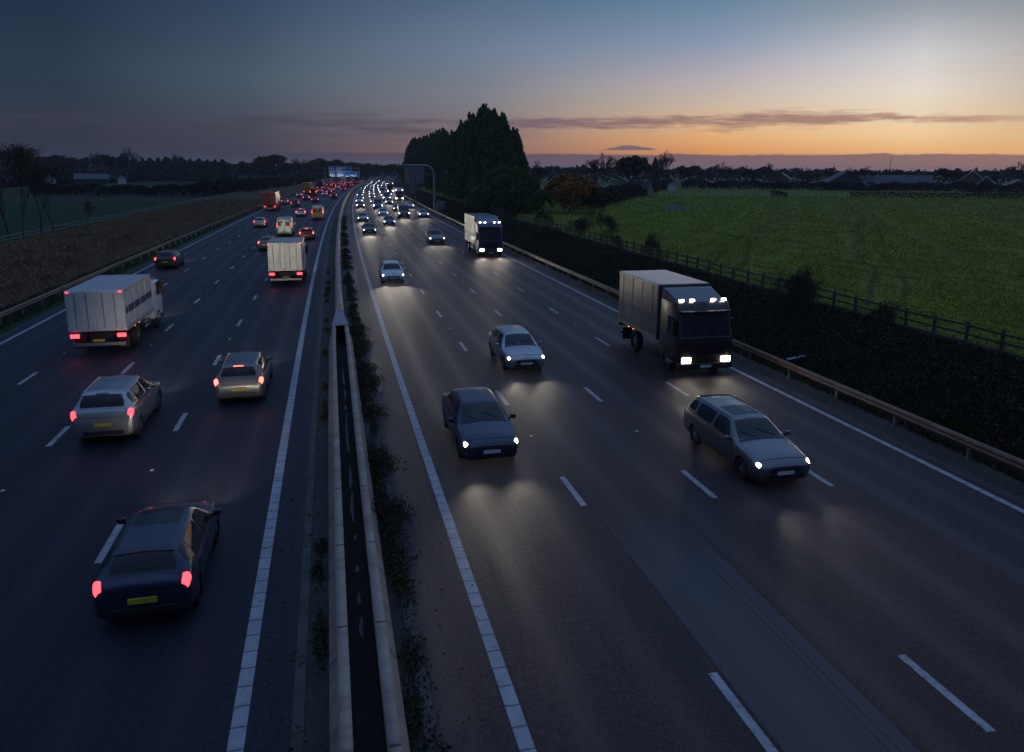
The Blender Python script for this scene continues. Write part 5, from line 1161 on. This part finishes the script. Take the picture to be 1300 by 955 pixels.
for s,l in ((132,'R4'),(147.5,'R3'),(172,'R3'),(180,'R4'),(165,'R2'),(197,'R2'),(201,'R3'),(207,'R4'),(178,'R1'),(222,'R2'),(228,'R4'),(240,'R3'),(252,'R2'),(255,'R4'),(262,'R1'),(268,'R3'),(278,'R2'),(283,'R4'),(294,'R3'),(302,'R2'),(310,'R4'),(322,'R3'),(332,'R2'),(340,'R1'),(345,'R4'),(352,'R3'),(360,'R2'),(372,'R4'),(380,'R1'),(392,'R3'),(400,'R2'),(410,'R4'),(420,'R1'),(428,'R3'),(440,'R2'),(452,'R4'),(460,'R1'),(470,'R3'),(482,'R2'),(490,'R4'),(500,'R3'),(514,'R2'),(522,'R4'),(530,'R1'),(545,'R3'),(560,'R2'),(575,'R4'),(590,'R3')): far_on(s,l,random.uniform(-.3,.3))
# ------------------------------------------------------------------ evening haze over the whole place
b=MB(); b.box(-3700,5400,-120,4300,-7,46); me=b.mesh('haze'); hm=bpy.data.materials.new('haze'); hm.use_nodes=True; ht=hm.node_tree; ht.nodes.clear()
ho=ht.nodes.new('ShaderNodeOutputMaterial'); pv=ht.nodes.new('ShaderNodeVolumePrincipled'); pv.inputs['Color'].default_value=(.80,.88,1,1); pv.inputs['Density'].default_value=.00013; pv.inputs['Anisotropy'].default_value=.3
ht.links.new(pv.outputs[0],ho.inputs['Volume']); o=link('haze',me,None,hm); tag(o,'thin evening haze over the motorway and fields','haze',None,'stuff')
# ------------------------------------------------------------------ sky and light
w=bpy.data.worlds.new('World'); scene.world=w; w.use_nodes=True; t=w.node_tree; bg=t.nodes['Background']
tc=t.nodes.new('ShaderNodeTexCoord').outputs['Generated']; sx=t.nodes.new('ShaderNodeSeparateXYZ'); t.links.new(tc,sx.inputs[0])
az=mathn(t,'MULTIPLY',mathn(t,'ARCTAN2',sx.outputs[0],sx.outputs[1]),57.29578); el=mathn(t,'MULTIPLY',mathn(t,'ARCSINE',sx.outputs[2]),57.29578)
def lin(c): return tuple(((x/255)/12.92 if x/255<=.04045 else ((x/255+.055)/1.055)**2.4) for x in c)
def col(stops):   # elevation in degrees -> colour; ramp position = el/90 ^ .5
    f=mathn(t,'POWER',mathn(t,'DIVIDE',mathn(t,'MAXIMUM',el,0.0),90.0),.5)
    return ramp(t,f,[((max(e,0)/90)**.5,lin(c)) for e,c in stops])
Z=(118,146,196); Zh=(128,156,204)
C=[(-16,col([(0,(46,50,62)),(2,(44,50,66)),(6,(36,53,74)),(11,(24,42,64)),(16,(28,44,68)),(34,(82,111,158)),(90,Z)])),
   (-5,col([(0,(72,68,78)),(1.6,(62,62,76)),(3.2,(68,72,86)),(6.3,(66,84,102)),(11.2,(46,66,92)),(16,(42,60,88)),(34,(89,119,168)),(90,Z)])),
   (11,col([(0,(112,94,98)),(1.2,(132,104,100)),(3.2,(124,112,118)),(5.4,(120,124,134)),(8.6,(104,122,144)),(11.7,(80,104,130)),(16,(58,80,112)),(34,(97,129,180)),(90,Z)])),
   (28,col([(0,(168,122,96)),(1.2,(224,148,88)),(2.2,(232,170,110)),(3.2,(226,184,140)),(4.9,(200,182,166)),(6.2,(184,174,178)),(8.8,(134,150,176)),(11.3,(100,132,158)),(16,(74,100,134)),(34,(105,139,191)),(90,Zh)])),
   (41,col([(0,(190,140,106)),(1.4,(238,184,122)),(2.6,(242,208,158)),(3.9,(234,215,186)),(5.2,(230,220,208)),(7.5,(204,205,208)),(10.3,(146,156,166)),(16,(84,110,144)),(34,(110,144,196)),(90,Zh)])),
   (50,col([(0,(180,130,96)),(1.2,(226,174,116)),(2.3,(206,174,126)),(4.4,(186,174,154)),(7,(164,162,158)),(9.7,(132,142,150)),(16,(88,114,146)),(34,(112,146,197)),(90,Zh)]))]
# the glow falls off the same way on the far side of the sunset
d=mathn(t,'ABSOLUTE',mathn(t,'SUBTRACT',az,50.0)); a2=mathn(t,'SUBTRACT',50.0,d)
cur=C[0][1]
for (a0,_),(a1,c1) in zip(C[:-1],C[1:]):
    f=N(t,'ShaderNodeMapRange'); f.interpolation_type='SMOOTHSTEP' if False else 'LINEAR'; t.links.new(a2,f.inputs[0]); f.inputs[1].default_value=a0; f.inputs[2].default_value=a1
    cur=mixc(t,f.outputs[0],cur,c1)
# clouds in direction space
cx=t.nodes.new('ShaderNodeCombineXYZ'); t.links.new(mathn(t,'MULTIPLY',az,.10),cx.inputs[0]); t.links.new(mathn(t,'MULTIPLY',el,1.25),cx.inputs[1])
n1=noise(t,cx.outputs[0],1.6,7,.62); n2=noise(t,cx.outputs[0],5.0,5,.65)
cx2=t.nodes.new('ShaderNodeCombineXYZ'); t.links.new(mathn(t,'MULTIPLY',az,.22),cx2.inputs[0]); n3=noise(t,cx2.outputs[0],1.0,4,.6)
def gauss(x,c,wd):
    u=mathn(t,'DIVIDE',mathn(t,'SUBTRACT',x,c),wd); return mathn(t,'EXPONENT',mathn(t,'MULTIPLY',mathn(t,'MULTIPLY',u,u),-1.0))
ctr=mathn(t,'ADD',3.42,mathn(t,'MULTIPLY',mathn(t,'SUBTRACT',n3,.5),.75)); ctr=mathn(t,'ADD',ctr,mathn(t,'MULTIPLY',gauss(az,34,6),.25))
wd=mathn(t,'ADD',.22,mathn(t,'MULTIPLY',gauss(az,32,7),.36)); wd=mathn(t,'ADD',wd,mathn(t,'MULTIPLY',gauss(az,18,9),.22))
m1=gauss(el,ctr,wd); f1=mathn(t,'ADD',m1,mathn(t,'MULTIPLY',mathn(t,'SUBTRACT',n1,.5),2.2)); f1=mathn(t,'ADD',f1,mathn(t,'MULTIPLY',mathn(t,'SUBTRACT',n2,.5),1.3))
f1=mathn(t,'MULTIPLY',ramp(t,f1,[(.30,0.0),(1.0,1.0)]),mathn(t,'MULTIPLY',mathn(t,'DIVIDE',mathn(t,'ADD',az,4.0),14.0,clamp=True),mathn(t,'DIVIDE',mathn(t,'SUBTRACT',49.0,az),6.0,clamp=True)))
f1=mathn(t,'MULTIPLY',f1,mathn(t,'MINIMUM',1.0,mathn(t,'MULTIPLY',m1,4.0)))
cc=ramp(t,mathn(t,'DIVIDE',mathn(t,'ADD',az,5.0),55.0,clamp=True),[(0,lin((66,64,82))),(.3,lin((112,94,108))),(.6,lin((138,102,104))),(1,lin((168,130,116)))])
cur=mixc(t,mathn(t,'MULTIPLY',f1,.85),cur,cc)
# faint grey streaks over the left and middle
m2=gauss(el,3.0,1.3); f2=ramp(t,mathn(t,'ADD',n1,mathn(t,'MULTIPLY',m2,.22)),[(.62,0.0),(.82,1.0)]); f2=mathn(t,'MULTIPLY',mathn(t,'MULTIPLY',f2,m2),mathn(t,'DIVIDE',mathn(t,'SUBTRACT',18.0,az),10.0,clamp=True))
cur=mixc(t,mathn(t,'MULTIPLY',f2,.55),cur,lin((58,58,74)))
# low bank of cloud along the horizon
edge=mathn(t,'ADD',1.28,mathn(t,'MULTIPLY',mathn(t,'SUBTRACT',n3,.5),.5)); edge=mathn(t,'ADD',edge,mathn(t,'MULTIPLY',mathn(t,'SUBTRACT',n2,.5),.22))
f3=mathn(t,'DIVIDE',mathn(t,'SUBTRACT',edge,el),.10,clamp=True)
bc=ramp(t,mathn(t,'DIVIDE',mathn(t,'ADD',az,16.0),66.0,clamp=True),[(0,lin((46,50,64))),(.22,lin((66,66,82))),(.5,lin((92,82,98))),(.75,lin((108,92,106))),(1,lin((112,98,106)))])
bc=mixc(t,mathn(t,'SUBTRACT',1.0,mathn(t,'DIVIDE',el,1.0),clamp=True),bc,ramp(t,mathn(t,'DIVIDE',mathn(t,'ADD',az,16.0),66.0,clamp=True),[(0,lin((50,54,66))),(.5,lin((110,94,104))),(1,lin((148,116,108)))]))
cur=mixc(t,mathn(t,'MULTIPLY',f3,.88),cur,bc)
# one small flat-based cloud above the bank
lc=mathn(t,'MULTIPLY',gauss(az,22.3,1.9),.42); lt=mathn(t,'ADD',mathn(t,'ADD',1.48,lc),mathn(t,'MULTIPLY',mathn(t,'SUBTRACT',n2,.5),.34)); up=mathn(t,'DIVIDE',mathn(t,'SUBTRACT',lt,el),.09,clamp=True); lo=mathn(t,'DIVIDE',mathn(t,'SUBTRACT',el,1.50),.07,clamp=True)
side=mathn(t,'SUBTRACT',1.0,mathn(t,'DIVIDE',mathn(t,'SUBTRACT',mathn(t,'ABSOLUTE',mathn(t,'SUBTRACT',az,22.3)),2.4),1.0,clamp=True),clamp=True)
cur=mixc(t,mathn(t,'MULTIPLY',mathn(t,'MULTIPLY',mathn(t,'MULTIPLY',up,lo),side),.85),cur,lin((92,88,108)))
# physical twilight sky underneath
sky=t.nodes.new('ShaderNodeTexSky'); sky.sky_type='NISHITA'; sky.sun_disc=False; sky.sun_elevation=R(.5); sky.sun_rotation=R(50); sky.altitude=50
add=t.nodes.new('ShaderNodeMix'); add.data_type='RGBA'; add.blend_type='ADD'; add.inputs[0].default_value=.006; t.links.new(cur,add.inputs[6]); t.links.new(sky.outputs[0],add.inputs[7])
t.links.new(add.outputs[2],bg.inputs['Color']); bg.inputs['Strength'].default_value=1.0
sl=bpy.data.lights.new('sun','SUN'); sl.energy=.12; sl.angle=R(12); sl.color=(1,.72,.5); so_=bpy.data.objects.new('sun',sl); COL.objects.link(so_); so_.rotation_euler=(R(90-2.5),0,R(180-50))
scene.view_settings.view_transform='Standard'; scene.view_settings.look='None'; scene.view_settings.exposure=0; scene.view_settings.gamma=1
scene.render.engine='CYCLES'; cy=scene.cycles; cy.use_denoising=True; cy.max_bounces=5; cy.diffuse_bounces=2; cy.glossy_bounces=3; cy.transmission_bounces=2; cy.sample_clamp_indirect=3; cy.sample_clamp_direct=12
cy.use_adaptive_sampling=False
